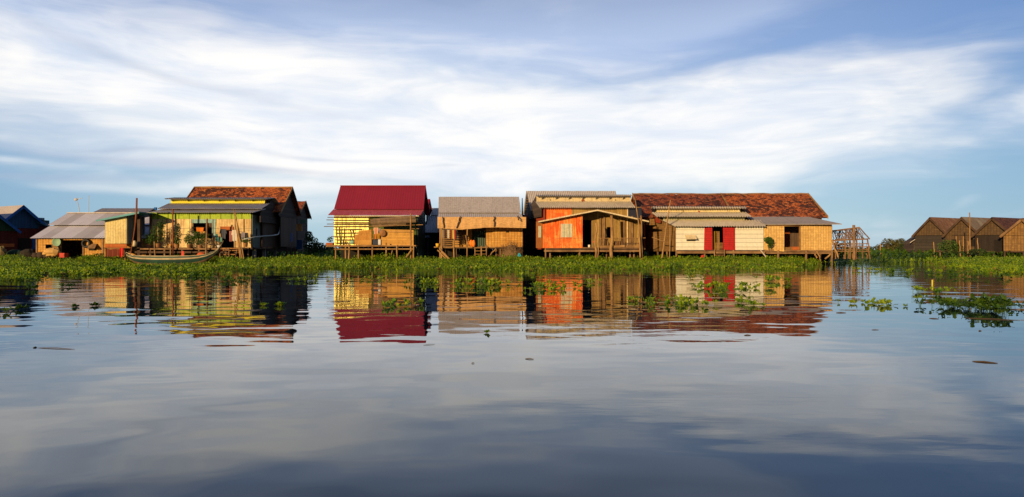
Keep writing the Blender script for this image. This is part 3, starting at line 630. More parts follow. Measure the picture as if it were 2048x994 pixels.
# ---------------------------------------------------------------- E. tile roofed house behind D
R = thing('tile_roof_house', 'dark plank house with a mottled orange tile roof behind the yellow green house', 'house', (-22.8, 57.5, 0))
XR, XL = -18.65, -27.0; zr = wz(375, 58); z0, z1 = wz(423, 55.2), wz(430, 60.3)
def tile_slope(mb, a, b, c, d, n=24, j=.03, seed=1):
    g = random.Random(seed); a, b, c, d = map(Vector, (a, b, c, d)); T = Vector((0, 0, -.07))
    top = [d.lerp(c, i / n) + Vector((0, 0, g.uniform(-j, j))) for i in range(n + 1)]; bot = [a.lerp(b, i / n) + Vector((0, 0, g.uniform(-j, j) * .6)) for i in range(n + 1)]
    for i in range(n): mb.slab([bot[i], bot[i + 1], top[i + 1], top[i]], T)
    return mb
tile_slope(MB(), (XL, 55.2, z0), (XR, 55.2, z0), (XR, 58, zr), (XL, 58, zr)).build('roof', M_TILE, R)
tile_slope(MB(), (XL, 60.3, z1), (XR, 60.3, z1), (XR, 58.02, zr), (XL, 58.02, zr)).build('back_roof', M_TILE, R)
MB().tube([(XL, 58, zr + .02)] + [(XL + (XR - XL) * t, 58, zr + .03 + random.uniform(-.02, .02)) for t in (.2, .4, .6, .8)] + [(XR, 58, zr + .02)], .075, 6).build('ridge_cap', M_BAMB, R)
for X, in ((XR,), (XL,)):
    MB().slab([(X - .02, 55.1, z0 - .16), (X - .02, 55.1, z0 + .05), (X - .02, 58, zr + .07), (X - .02, 58, zr - .15)], Vector((.05, 0, 0))).build('bargeboard', M_BAMB if X == XR else M_WOOD, R)
    MB().slab([(X - .02, 60.4, z1 - .16), (X - .02, 60.4, z1 + .05), (X - .02, 58.02, zr + .07), (X - .02, 58.02, zr - .15)], Vector((.05, 0, 0))).build('bargeboard', M_WOODD, R)
gx = XR - .35; fl = wz(493, 56)
gable_end(MB(), gx, [(55.5, 3.8), (60.1, 3.8), (60.1, z1 - .15), (58, zr - .15), (55.5, z0 - .05)]).build('gable', M_PLANKD, R)
gable_end(MB(), gx - .03, [(56.0, fl), (60.1, fl), (60.1, 3.795), (56.0, 3.795)]).build('side_wall', M_PLANKB, R)
gable_end(MB(), XL + .3, [(55.5, fl), (60.1, fl), (60.1, z1 - .15), (58, zr - .15), (55.5, z0 - .05)]).build('side_wall', M_PLANKB, R)
MB().box(XL + .4, gx - .1, 60.0, 60.06, fl, z1 - .1).build('back_wall', M_PLANKB, R); MB().box(XL + .4, DX - .6, 55.6, 55.66, 4.25, z0 + .1).build('wall', M_PLANKB, R)
MB().box(XL + .4, gx, 57.6, 60, fl - .12, fl - .01).build('floor', M_WOODD, R)
MB().box(gx + .035, gx + .055, 58.6, 58.9, wz(483, 58.6), wz(466, 58.6)).build('blue_patch', M_BLUE, R)
for y in (57.6, 58.6, 59.8): MB().tube([(gx, y, -.5), (gx, y, fl - .1)], .09, 7).build('stilt', M_WOODD, R)

# ---------------------------------------------------------------- F. further tile roofed house with dry thatch on its wall
R = thing('tile_roof_house', 'narrow dark house with small brown tile roof beyond the end of the plank wall', 'house', (-21.5, 66, 0))
XR, XL = -19.95, -25; zr = wz(402.5, 66); z0, z1 = wz(431, 63.9), wz(436, 67.6)
tile_slope(MB(), (XL, 63.9, z0), (XR, 63.9, z0), (XR, 66, zr), (XL, 66, zr), 12).build('roof', M_TILE2, R)
tile_slope(MB(), (XL, 67.7, z1), (XR, 67.7, z1), (XR, 66.02, zr), (XL, 66.02, zr), 12).build('back_roof', M_TILE2, R)
MB().slab([(XR, 63.8, z0 - .16), (XR, 63.8, z0 + .05), (XR, 66, zr + .07), (XR, 66, zr - .15)], Vector((.05, 0, 0))).build('bargeboard', M_WOOD, R)
MB().slab([(XR, 67.8, z1 - .16), (XR, 67.8, z1 + .05), (XR, 66.02, zr + .07), (XR, 66.02, zr - .15)], Vector((.05, 0, 0))).build('bargeboard', M_WOODD, R)
gable_end(MB(), XR - .3, [(64.2, .9), (67.4, .9), (67.4, z1 - .1), (66, zr - .15), (64.2, z0 - .05)]).build('gable', M_PLANKD, R)
MB().box(XL, XR - .4, 64.2, 64.26, .9, z0).build('wall', M_PLANKD, R); MB().box(XL, XR - .4, 67.3, 67.36, .9, z1).build('back_wall', M_PLANKD, R)
MB().box(wx(592, 64.1), wx(604, 64.1), 64.0, 64.19, wz(462, 64), wz(448, 64)).build('shutter', mat('orange_slats', (.55, .25, .06), None, 'plank_v', w=.3, dirt=.3), R)
MB().box(wx(592, 64.1), wx(604, 64.1), 64.05, 64.19, wz(498, 64), wz(480, 64)).build('blue_screen', mat('deep_blue_screen', (.01, .06, .16), None, dirt=.2), R)
MB().box(wx(601, 63.9), wx(613, 63.9), 63.7, 63.98, wz(447, 64), wz(439, 64)).build('green_box', mat('dull_green_board', (.12, .20, .13), None, dirt=.3), R)
stilts(R, [(598, 64.1, 1), (612, 64.1, 1)])
# ---------------------------------------------------------------- G. crimson roofed house
Y = 52.4; R = thing('red_roof_house', 'stilt house with a tall plain crimson metal roof and shining yellow sheet wall', 'house', (wx(750, Y), Y, 0))
fl = wz(490, Y); xa, xb = wx(668, Y), -7.35; ze = wz(430, 51.9); zk = wz(419, 52.5); zr = wz(372, 54.4)
MB().corr((wx(656, 51.9), 51.9, ze), (wx(841, 51.9), 51.9, ze), (wx(848, 52.6), 52.6, zk + .02), (wx(667, 52.6), 52.6, zk + .02), .17, .006).build('lower_roof', M_REDP, R)
MB().corr((wx(668, 52.45), 52.45, zk + .03), (wx(847.5, 52.45), 52.45, zk + .03), (wx(851.5, 54.4), 54.4, zr), (wx(681, 54.4), 54.4, zr),   .19, .004).build('roof', M_RED, R)
MB().corr((wx(692, 57.2), 57.2, wz(430, 57.2)), (wx(860, 57.2), 57.2, wz(430, 57.2)), (wx(851.5, 54.42), 54.42, zr), (wx(681, 54.42), 54.42, zr), .19, .014).build('back_roof', M_RED, R)
MB().box(wx(681, 54.4), wx(851.5, 54.4), 54.33, 54.5, zr - .01, zr + .05).build('ridge_cap', M_RED, R)
MB().box(wx(668, 51.98), wx(838, 51.98), 51.96, 52.0, ze - .10, ze - .04).build('eave_trim', M_CREAMP, R)
f = MB(); wall_y(f, xa, wx(737, Y), fl, ze, Y); f.build('wall', M_YEL, R)
f = MB(); wall_y(f, wx(737, Y) + .002, xb, fl, ze, Y + .02); f.build('wall', mat('green_sheet', (.10, .13, .03), (.05, .09, .03), 'sheet', w=.15, dirt=.3), R)
gable_end(MB(), xb + .05, [(Y + .1, -.2), (57.0, -.2), (57.0, wz(430, 57.2) - .05), (54.4, zr - .12), (52.6, zk - .1), (Y + .1, ze)]).build('side_wall', M_GRND, R)
gable_end(MB(), xa, [(Y + .1, fl), (57.0, fl), (57.0, wz(430, 57.2) - .05), (54.6, zr - .3), (52.9, zk - .1), (Y + .1, ze)]).build('side_wall', M_GRND, R)
MB().box(xa, xb, 57.0, 57.06, fl, wz(432, 57)).build('back_wall', M_GRND, R)
MB().box(xa, xb, Y + .1, 57, fl - .12, fl - .01).build('floor', M_WOODD, R)
MB().box(wx(655, 50.6), wx(829, 50.6), 50.4, Y - .01, fl - .10, fl - .02).build('deck', M_WOOD, R)
f = MB(); hrail(f, 668, 829, 498.5, 498, 50.36, .05, .02, 3); f.build('deck_beam', M_BAMB, R)
f = MB(); hrail(f, 652, 832, 492.5, 491.5, 50.34, .05, .02, 4); f.build('deck_edge', M_BAMB, R)
stilts(R, [(672, 50.4, fl), (691, 50.4, fl), (698, 50.3, fl + .1), (717, 50.4, fl), (745, 50.4, fl), (773, 50.4, fl + .15), (795, 50.3, fl), (822, 50.4, fl + 2.3), (827, 50.3, fl - .1), (672, 55, fl), (740, 55, fl), (800, 55, fl)], .062, M_BAMB)
MB().tube([P(812, 515, 50.2), P(823, 500, 50.2)], .06, 6).build('brace', M_BAMB, R); MB().tube([P(782, 512, 50.6), P(785, 500, 50.6)], .04, 6).build('brace', M_BAMB, R)
M_WOODL = mat('lattice_wood', (.20, .12, .05), (.11, .065, .03), dirt=.3)
g = random.Random(5); f = MB()
for k, py in enumerate((434.5, 439.5, 444.5, 448.5, 452.5, 459, 466, 473, 480, 486)):
    l = (655, 653, 666, 654, 648, 667, 669, 662, 669, 668)[k]; r = 741 if py < 458 else 724
    f.tube(crook(P(l, py + g.uniform(-.5, .5), 52.2), P(r, py + g.uniform(-1, .6), 52.2), 7, .03, k), .030, 5)
for k, px in enumerate((671, 681, 690, 698, 709, 718, 729)):
    f.tube(crook(P(px, 490, 52.27), P(px + g.uniform(-2, 2), 431 + g.uniform(0, 16), 52.27), 5, .03, k + 20), .017, 5)
f.build('bamboo_lattice', M_WOODL, R)
for k, (pa, pb) in enumerate(((675, 673), (682, 684), (708, 700))): MB().tube(crook(P(pa, 489, 52.15), P(pb, 452 + k * 3, 52.15), 4, .05, k), .045, 6).build('lattice_post', mat('green_bamboo', (.16, .20, .05), None, dirt=.3), R)
SHADE_SCREENS.append((R, xa, xb, 54.5, fl - .12))
# porch screens
def panel(root, px0, px1, py0a, py0b, py1, Y, m, name='screen', th=.05):
    return MB().slab([P(px0, py1, Y), P(px1, py1, Y), P(px1, py0b, Y), P(px0, py0a, Y)], Vector((0, th, 0))).build(name, m, root)
M_WH = mat('orange_woven_bamboo', (.66, .34, .08), (.48, .21, .04), 'weave', w=.11, dirt=.3, dirtcol=(.2, .08, .02))
M_WP = mat('plain_bamboo_screen', (.70, .40, .10), (.52, .27, .06), 'plank_h', w=.10, dirt=.35, dirtcol=(.2, .09, .02), bump=.5)
panel(R, 717, 743, 462, 459, 490, 50.9, M_WH); panel(R, 709, 717, 470, 468, 489, 51.0, M_WH)
panel(R, 762, 827, 458.5, 460, 491, 50.85, M_WP); panel(R, 712, 743, 480, 480, 489.5, 50.8, M_WP, 'low_screen', .03)
MB().tube([P(768, 463.5, 50.8), P(825, 464, 50.8)], .03, 6).build('screen_rail', M_BAMB, R)
MB().box(wx(743, 51), wx(762, 51), 50.8, 51.3, wz(478.6, 51), wz(477.2, 51)).build('shelf', M_WOOD, R)
# rolled mats under the eave
for k, (a, b, rr, lb) in enumerate(((P(741, 441.5, 51.3), P(831, 434.5, 51.3), .17, 'upper bundle of rolled brown matting slung under the crimson roof'), (P(741, 446, 51.1), P(835, 441.5, 51.1), .16, 'middle bundle of rolled brown matting slung under the crimson roof'), (P(744, 450.5, 51.2), P(812, 447, 51.2), .15, 'lowest and shortest roll of brown matting slung under the crimson roof'))):
    single('rolled_mat', MB().tube(crook(a, b, 8, .03, k), [rr * q for q in (.7, .95, 1.05, 1, .95, 1.03, 1, .9, .75)], 10), M_THATCH, lb, 'rolled mat', tuple(a), 'rolled mats under the red roof')
MB().tube([P(738, 453, 50.9), P(846, 449.4, 50.9)], .025, 6).build('porch_pole', M_BAMB, R)
MB().tube([P(820, 457, 50.9), P(838, 457.3, 50.9)], .02, 6).build('porch_pole', M_BAMB, R)
single('round_basket', MB().lathe([(0, .05), (.20, .05), (.27, 0), (.25, -.03), (0, -.04)], P(765.5, 466.5, 50.72), 16, 'y'), mat('basket_weave', (.42, .20, .07), (.3, .13, .05), 'weave', w=.07, dirt=.3), 'round flat basket hung at the left top corner of the bamboo screen', 'basket', tuple(P(765.5, 466.5, 50.72)), smooth=True)
def shirt(name, px, py, w, h, Y, m, label, cat='garment', group=None, sleeves=True, seed=0):
    g = random.Random(seed); c = P(px, py, Y); W, Hh = w * Y / F / 2, h * Y / F; n = 8; mb = MB()
    for i in range(n):
        t0, t1 = i / n * 2 - 1, (i + 1) / n * 2 - 1
        y0, y1 = .03 * math.sin(3.3 * t0 + seed), .03 * math.sin(3.3 * t1 + seed)
        d0, d1 = -.06 * (1 - t0 * t0) * 0, 0
        b0, b1 = g.uniform(-.03, .03), 0
        mb.slab([c + Vector((W * t0 * .86, y0, -Hh + .03 * math.sin(5 * t0 + seed))), c + Vector((W * t1 * .86, y1, -Hh + .03 * math.sin(5 * t1 + seed))), c + Vector((W * t1, y1 * .4, 0)), c + Vector((W * t0, y0 * .4, 0))], Vector((0, .03, 0)))
    if sleeves:
        for s in (-1, 1): mb.slab([c + Vector((s * W * .98, 0, 0)), c + Vector((s * W * 1.35, .02, -Hh * .42)), c + Vector((s * W * 1.12, .02, -Hh * .48)), c + Vector((s * W * .9, 0, -Hh * .3))], Vector((0, .03, 0)))
    return single(name, mb, m, label, cat, tuple(c), group)
GL = 'laundry by the crimson roofed house'
shirt('hanging_shirt', 752, 455, 9, 14, 50.9, mat('patterned_cloth', (.62, .20, .10), (.55, .40, .30), dirt=.3, dirtcol=(.35, .03, .05), nscale=14), 'red and pink patterned shirt hanging over the porch shelf', 'shirt', GL)
shirt('yellow_cloth', 756.5, 467, 5, 11, 50.85, cloth('amber', (.70, .38, .03)), 'amber yellow cloth hanging right of the patterned shirt', 'cloth', GL, False)
shirt('orange_cloth', 750, 468, 7, 10, 50.8, cloth('burnt_orange', (.58, .22, .04)), 'burnt orange cloth hanging below the patterned shirt', 'cloth', GL, False, 2)
shirt('blue_cloth', 759.5, 457, 3.5, 8, 50.95, cloth('pale_blue', (.35, .42, .62)), 'narrow pale blue cloth beside the round basket', 'cloth', GL, False, 3)
single('storage_box', MB().box(wx(757, 50.9), wx(762, 50.9), 50.75, 51.1, wz(489.5, 50.9), wz(479, 50.9)), paint('white_blue_board', (.62, .64, .68)), 'narrow white box standing under the porch shelf', 'box', tuple(P(760, 489, 50.9)))
single('storage_box', MB().box(wx(746, 50.95), wx(756.6, 50.95), 50.8, 51.1, wz(489.5, 50.9), wz(480, 50.9)).box(wx(755, 50.95), wx(756.8, 50.95), 50.78, 50.798, wz(489, 50.9), wz(480, 50.9)), paint('navy_board', (.015, .025, .06)), 'dark navy box standing under the porch shelf', 'box', tuple(P(750, 489, 50.9)))
single('plastic_sack', MB().blob(P(704, 484.5, 51.2), (.20, .15, .14), 12, 8, .25, 4), paint('mint_plastic', (.28, .52, .40)), 'mint green plastic bundle on the deck before the yellow wall', 'sack', tuple(P(704, 488, 51.2)))
pt = thing('potted_plant', 'small leafy plant in a rusty trough at the left end of the red roof deck', 'plant', tuple(P(656, 490, 51)))
MB().box(wx(653, 51), wx(667, 51), 50.8, 51.2, wz(490.5, 51), wz(485.5, 51)).build('trough', M_BRICK, pt)
MB().leaves(P(660, 479, 51), (.24, .2, .22), 130, .06, 4).build('foliage', mat('teal_leaf', (.03, .11, .06), (.05, .14, .07), dirt=0, tl=.3), pt)

# small second crimson roof behind
R = thing('red_gable_shed', 'small crimson roofed gable peeping out behind the tall crimson roof', 'shed', (-7.4, 60, 0))
z1, z0 = wz(398, 60), wz(424, 58.6)
MB().corr((wx(845, 58.6), 58.6, z0), (-7.25, 58.6, z0), (-7.2, 60, z1), (wx(845, 60), 60, z1),   .19, .004).build('roof', M_RED, R)
MB().corr((wx(845, 61.5), 61.5, z0 - .1), (-7.1, 61.5, z0 - .1), (-7.2, 60.02, z1), (wx(845, 60), 60.02, z1), .19, .014).build('back_roof', M_RED, R)
gable_end(MB(), -7.4, [(58.8, 1), (61.3, 1), (61.3, z0 - .1), (60, z1 - .1), (58.8, z0 - .02)]).build('gable', M_GRND, R)
MB().box(wx(846, 58.8), -7.45, 58.8, 58.86, 1, z0).build('wall', M_GRND, R); MB().box(wx(846, 58.8), -7.45, 61.2, 61.26, 1, z0 - .15).build('back_wall', M_GRND, R)
stilts(R, [(852, 58.9, 1)])
# grey house between red house and mat-awning house
R = thing('grey_roof_house', 'dark house under a deep blue grey roof filling the gap right of the crimson house', 'house', (wx(868, 59), 59, 0))
xa, xb = wx(848, 58), wx(905, 58)
MB().corr((xa, 57.6, wz(465, 57.6)), (xb, 57.6, wz(465, 57.6)), (xb, 60.2, wz(431, 60.2)), (xa, 60.2, wz(431, 60.2)), .15).build('roof', M_GREYROOF_DK, R)
MB().corr((xa + .3, 60.1, wz(431, 60.1) + .04), (xb, 60.1, wz(431, 60.1) + .04), (xb, 62, wz(416, 62)), (xa + .3, 62, wz(416, 62)), .15).build('upper_roof', M_GREY, R)
MB().corr((xa, 65, 2.5), (xb, 65, 2.5), (xb, 62.02, wz(416, 62)), (xa, 62.02, wz(416, 62)), .15).build('back_roof', M_GREYD, R)
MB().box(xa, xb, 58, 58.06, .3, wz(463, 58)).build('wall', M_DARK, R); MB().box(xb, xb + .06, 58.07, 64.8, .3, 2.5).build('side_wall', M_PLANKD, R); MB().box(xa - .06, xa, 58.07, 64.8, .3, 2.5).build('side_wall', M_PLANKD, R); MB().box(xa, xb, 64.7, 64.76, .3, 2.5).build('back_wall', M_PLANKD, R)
MB().box(wx(850, 57.8), wx(880, 57.8), 57.7, 57.98, wz(507, 57.8), wz(505.5, 57.8)).build('beam', M_WOODD, R)
stilts(R, [(856, 57.8, .9), (874, 57.8, .9)], .07, M_WOODD)
single('blue_umbrella', MB().lathe([(0, .14), (.16, .08), (.22, -.04), (.2, -.05), (0, .1)], P(856, 474, 57.2), 10).tube([P(856, 474, 57.2), P(856, 512, 57.2)], .03, 6), paint('dusty_blue', (.06, .12, .20)), 'dusty blue capped pole standing in the dark gap beside the green wall', 'pole', tuple(P(856, 512, 57.2)))

# ---------------------------------------------------------------- H. grey roof with bamboo mat awning
Y = 52.0; R = thing('mat_awning_house', 'taupe roofed stilt house with a long bamboo mat awning over its porch', 'house', (wx(960, Y), Y, 0))
fl = wz(494, Y); zr = wz(393.5, 55.4); zm = wz(426, 52.6); ze = wz(435, 51.5)
MB().corr((wx(875, 51.5), 51.5, ze), (wx(1046, 51.5), 51.5, ze), (wx(1041, 52.7), 52.7, zm), (wx(877, 52.7), 52.7, zm), .15, .008).build('lower_roof', M_GREY, R)
MB().corr((wx(877, 52.55), 52.55, zm + .03), (wx(1042, 52.55), 52.55, zm + .03), (wx(1038, 55.4), 55.4, zr), (wx(877.5, 55.4), 55.4, zr), .15, .003).build('roof', M_GREY, R)
MB().corr((wx(884, 58.5), 58.5, 3.6), (wx(1038, 58.5), 58.5, 3.6), (wx(1038, 55.4), 55.42, zr), (wx(877.5, 55.4), 55.42, zr), .15, .02).build('back_roof', M_GREY, R)
# awning in overlapping mats
g = random.Random(3)
xs = [876, 925, 962, 1000, 1050]; lowy = [[456.5, 459.5], [459, 456], [455.5, 454.5], [455, 456]]
for i in range(4):
    dy = (i % 2) * .03; x0_, x1_ = xs[i] - 1, xs[i + 1] + 2; mb = MB(); n = 8
    for k in range(n):
        t0, t1 = k / n, (k + 1) / n; a0, a1 = x0_ + (x1_ - x0_) * t0, x0_ + (x1_ - x0_) * t1
        l0, l1 = lowy[i][0] + (lowy[i][1] - lowy[i][0]) * t0, lowy[i][0] + (lowy[i][1] - lowy[i][0]) * t1
        s0, s1 = .03 * math.sin(a0 * .35), .03 * math.sin(a1 * .35)
        mb.slab([P(a0, l0, 50.75 + s0 - dy), P(a1, l1, 50.75 + s1 - dy), P(a1, 434 + g.uniform(-.2, .2), 51.45 - dy), P(a0, 434, 51.45 - dy)], Vector((0, .035, .01)))
    mb.build('awning_mat', M_MAT, R)
for k, (a, b, c_, d) in enumerate(((885, 434, 888, 456), (921, 433, 913, 456), (988, 433, 988.5, 453), (1036, 432, 1038, 440))):
    MB().tube(crook(P(a, b, 51.30), P(c_, d, 50.72), 5, .05, k), .045, 6).build('awning_pole', M_WOODD, R)
rx = wx(1045, Y)
f = MB(); wall_y(f, wx(972, Y), rx, fl, ze - .1, Y); f.build('wall', M_WEAVE, R)
f = MB(); wall_y(f, wx(880, 53.2), wx(972, 53.2), fl, ze, 53.2, [hole(944, 971, 462, 493, 53.2)]); f.build('wall', M_PLANKB, R)
MB().box(wx(944, 53.3), wx(971.5, 53.3), 53.28, 53.34, fl, wz(461, 53.3)).build('door', M_GRND, R)
MB().box(wx(931, 53), wx(944, 53), 53.08, 53.19, fl, wz(458, 53)).build('wall_panel', M_WH, R)
for k, py in enumerate((464, 468, 472, 476, 480, 484, 488)): MB().tube(crook(P(884, py + 2, 52.9), P(934, py, 52.9), 6, .05, k), .035, 5).build('wall_slat', M_BAMB, R)
f = MB(); wall_y(f, wx(905, 52.95), wx(932, 52.95), fl, wz(481, 53), 52.98); f.build('wall_panel', M_WP, R)
gable_end(MB(), rx, [(Y + .07, -.2), (58.3, -.2), (58.3, 3.5), (55.4, zr - .1), (52.7, zm - .05), (Y + .07, ze)]).build('side_wall', M_DARK, R)  # wall coloured near black for the shadow in the gap beside it
gable_end(MB(), wx(880, Y), [(53.3, fl), (58.3, fl), (58.3, 3.5), (55.4, zr - .1), (53.3, zm - .05)]).build('side_wall', M_WEAVED, R)
MB().box(wx(880, Y), rx, 58.3, 58.36, fl, 3.5).build('back_wall', M_WEAVED, R)
MB().box(wx(880, Y), rx, 50.9, 58.3, fl - .12, fl - .01).build('floor', M_WOODD, R)
f = MB(); hrail(f, 868, 945, 494.2, 494.8, 50.8, .045, .02, 7); f.build('deck_edge', M_BAMB, R)
f = MB(); hrail(f, 970, 1010, 494.5, 494.2, 50.8, .045, .02, 8); f.build('deck_edge', M_BAMB, R)
stilts(R, [(880, 50.8, wz(456, 50.8)), (883.5, 50.7, wz(456, 50.8)), (908, 50.7, fl + 1.3), (912, 50.9, fl), (934, 50.8, wz(458, 50.8)), (972, 50.9, fl + .15), (993, 51, fl), (1000, 51, fl), (1012, 51.2, fl), (1043, Y, fl), (900, 55, fl), (960, 55, fl), (1020, 55, fl)], .058, M_BAMB)
for k, (a, b, c_, d) in enumerate(((875, 500, 892, 518), (880, 498, 899, 518), (977, 513, 992, 497), (931, 470, 937, 492), (884, 505, 897, 517))): MB().tube(crook(P(a, b, 50.6), P(c_, d, 50.6), 4, .03, k), .045, 6).build('brace', M_BAMB, R)
MB().box(wx(1012, Y), wx(1018, Y), Y - .04, Y - .003, wz(465, Y), wz(462, Y)).build('vent', M_DARK, R)
def ladder(label, px0, px1, py0, py1, Y, lean=.5, rungs=3, m=None):
    L = thing('ladder', label, 'ladder', tuple(P((px0 + px1) / 2, py1, Y)))
    for px in (px0, px1): MB().tube([P(px, py1, Y - lean), P(px, py0, Y)], .035, 6).build('rail', m or M_BAMB, L)
    for i in range(rungs):
        t = (i + .6) / rungs; MB().tube([P(px0 - .4, py1 + (py0 - py1) * t, Y - lean * (1 - t) - .03), P(px1 + .4, py1 + (py0 - py1) * t, Y - lean * (1 - t) - .03)], .025, 6).build('rung', m or M_BAMB, L)
    return L
ladder('left bamboo ladder below the dark green doorway', 950, 962, 493, 512, 50.7); ladder('right bamboo ladder below the dark green doorway', 963, 973, 492, 512, 50.6)
GL = 'laundry under the mat awning'
for k, (px, w_, h_, c_, nm, lb) in enumerate(((885, 3, 17, (.75, .62, .45), 'hanging_cloth', 'narrow cream cloth hanging at the left end under the mat awning'), (896.5, 4.5, 17, (.80, .70, .55), 'hanging_shirt', 'off white shirt hanging second from the left under the mat awning'), (902, 3.5, 19, (.32, .10, .04), 'hanging_cloth', 'dark rust cloth hanging between pale garments under the mat awning'), (906, 6.5, 17.5, (.90, .68, .20), 'hanging_cloth', 'bright yellow cloth hanging beside the red one under the mat awning'), (910.5, 2.6, 19, (.66, .03, .03), 'hanging_cloth', 'narrow bright red cloth hanging under the mat awning'), (913, 2.2, 18, (.80, .76, .70), 'hanging_cloth', 'slim white cloth hanging right of the red cloth'), (891.5, 3, 16, (.10, .05, .06), 'hanging_cloth', 'dark plum cloth hanging in the porch under the mat awning'))):
    shirt(nm, px, 459.5, w_, h_, 50.95 + .04 * (k % 2), cloth('laundry_%s' % 'abcdefg'[k], c_), lb, 'shirt' if 'shirt' in nm else 'cloth', GL, False, k)
single('clothes_line', MB().tube([P(881, 459, 51), P(900, 459.8, 51), P(916, 459.2, 51), P(934, 458.5, 51)], .012, 5), M_WOODD, 'thin clothes line stretched under the mat awning', 'rope', tuple(P(881, 459, 51)))
single('life_vest', MB().blob(P(942, 486, 50.6), (.13, .1, .24), 10, 8, .12, 1).blob(P(947, 487, 50.55), (.14, .1, .26), 10, 8, .12, 2), paint('orange_float', (.85, .22, .02)), 'bright orange life vest hanging left of the dark green doorway', 'life vest', tuple(P(944, 493, 50.6)))
single('plastic_bucket', MB().lathe([(0, 0), (.10, 0), (.14, .26), (.13, .26), (.09, .02), (0, .02)], P(875, 494, 50.7), 12), paint('yellow_plastic', (.80, .45, .03)), 'small yellow bucket on the left corner of the mat awning porch', 'bucket', tuple(P(875, 494, 50.7)), smooth=True)
SHADE_SCREENS.append((R, wx(880, 52), rx, 54.2, fl - .12))
# brush heap
g = random.Random(9); f = MB(); c0 = Vector((wx(1022, 50.6), 50.6, .25))
for k in range(420):
    a = g.uniform(0, math.pi); rr = 1.0 * math.sqrt(g.random()); px_, pz_ = c0.x + rr * math.cos(a) * .98, c0.z + rr * math.sin(a) * 1.38
    v = Vector((g.gauss(0, 1), g.gauss(0, .6), g.gauss(0, 1))).normalized() * g.uniform(.12, .28); q = Vector((px_, 50.6 + g.uniform(-.45, .45) * (1 - rr * .6), pz_))
    f.tube([q - v, q + v * .3 + Vector((g.uniform(-.04, .04), 0, g.uniform(-.04, .04))), q + v], .009, 3)
f.blob((c0.x, 50.7, .55), (.8, .4, .85), 12, 8, .3, 5)
single('brush_heap', f, M_STRAW, 'tall dark heap of dry brush and netting against the right woven wall', 'heap', tuple(c0))
single('blue_sheet', MB().slab([P(1034, 513, 49.8), P(1043, 513, 49.8), P(1040, 507, 49.9), P(1037.5, 505.5, 49.9)], Vector((0, .1, 0))), paint('cyan_plastic', (.03, .36, .50)), 'small cyan plastic sheet at the foot of the brush heap', 'sheet', tuple(P(1038, 513, 49.8)))
# ---------------------------------------------------------------- I. orange house
Y = 52.2; R = thing('orange_house', 'rusty orange stilt house with stepped grey roofs and an open gabled porch', 'house', (wx(1170, Y), Y, 0))
fl = wz(496, 51.5); fc = Vector((2.45, 52.0, 0)); bc = Vector((1.10, 58.5, 0))          # left side wall, front and back corner
# big taupe roof behind
z1 = wz(382, 58); zb0 = wz(421, 55.5)
MB().corr((wx(1061, 55.5), 55.5, zb0), (wx(1240, 55.5), 55.5, zb0), (wx(1231, 58), 58, z1), (wx(1052.5, 58), 58, z1), .15, .02).build('roof', M_GREY, R)
MB().corr((wx(1046, 60.6), 60.6, wz(428, 60.6)), (wx(1236, 60.6), 60.6, wz(428, 60.6)), (wx(1231, 58), 58.02, z1), (wx(1052.5, 58), 58.02, z1), .15, .02).build('back_roof', M_GREY, R)
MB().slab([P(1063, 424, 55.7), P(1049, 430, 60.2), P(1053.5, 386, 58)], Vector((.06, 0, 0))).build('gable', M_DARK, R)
f = MB()
for k, py in enumerate((394, 399, 404, 409, 414, 419)): t = (py - 386) / 40; f.slab([P(1053 + 9 * t, py + 1, 57.9 - 2 * t), P(1053.4 - 3.5 * t, py + 1, 57.9 + 1.9 * t), P(1053.4 - 3.5 * t, py - .6, 57.9 + 1.9 * t), P(1053 + 9 * t, py - .6, 57.9 - 2 * t)], Vector((-.04, 0, 0)))
f.build('louvres', M_WEAVED, R)
def sslab(a, b, z0, z1a, z1b, m, name, th=Vector((.07, .02, 0))):
    return MB().slab([(a.x, a.y, z0), (a.x, a.y, z1a), (b.x, b.y, z1b), (b.x, b.y, z0)], th).build(name, m, R)
sslab(fc, bc, fl - .1, wz(416, 52), wz(428, 58.5), M_REDW, 'side_wall')
# front clerestory
def xq(px, y): return wx(px, y)
MB().corr((xq(1072, 52.9), 52.9, wz(392, 52.9)), (xq(1265, 52.9), 52.9, wz(392, 52.9)), (xq(1262, 54.6), 54.6, wz(389.4, 54.6)), (xq(1073, 54.6), 54.6, wz(389.4, 54.6)), .155, .035, lap=1).build('top_roof', M_EAVE, R)
MB().box(xq(1073, 53.3), xq(1262, 53.3), 53.3, 53.38, wz(405, 53.3), wz(393, 53.3)).build('beige_band', M_BEIGE, R)
MB().corr((xq(1078, 51.7), 51.7, wz(415, 51.7)), (xq(1272, 51.7), 51.7, wz(415, 51.7)), (xq(1263, 53.28), 53.28, wz(403, 53.28)), (xq(1069, 53.28), 53.28, wz(403, 53.28)), .155, .04, lap=1).build('middle_roof', M_EAVE, R)
MB().corr((xq(1067, 57.2), 57.2, wz(418, 57.2)), (xq(1256, 57.2), 57.2, wz(418, 57.2)), (xq(1262, 54.6), 54.62, wz(389.4, 54.6)), (xq(1073, 54.6), 54.62, wz(389.4, 54.6)), .155, .03).build('back_roof', M_GREYD, R)
for px in (1083, 1111, 1137, 1164, 1191, 1218, 1245): MB().slab([P(px, 399, 53.28), P(px + 2, 393.5, 52.95), P(px + 2, 393.5, 53.28)], Vector((.05, 0, 0))).build('bracket', mat('grey_bracket', (.22, .23, .22), None, dirt=.2), R)
MB().lathe([(0, .01), (.13, .01), (.13, -.02), (0, -.02)], P(1166, 401.5, 53.28), 14, 'y').build('round_vent', M_RUST, R)
for px in (1101, 1231): MB().lathe([(0, .01), (.045, .01), (.045, -.02), (0, -.02)], P(px, 400, 53.28), 8, 'y').build('round_vent', M_DARK, R)
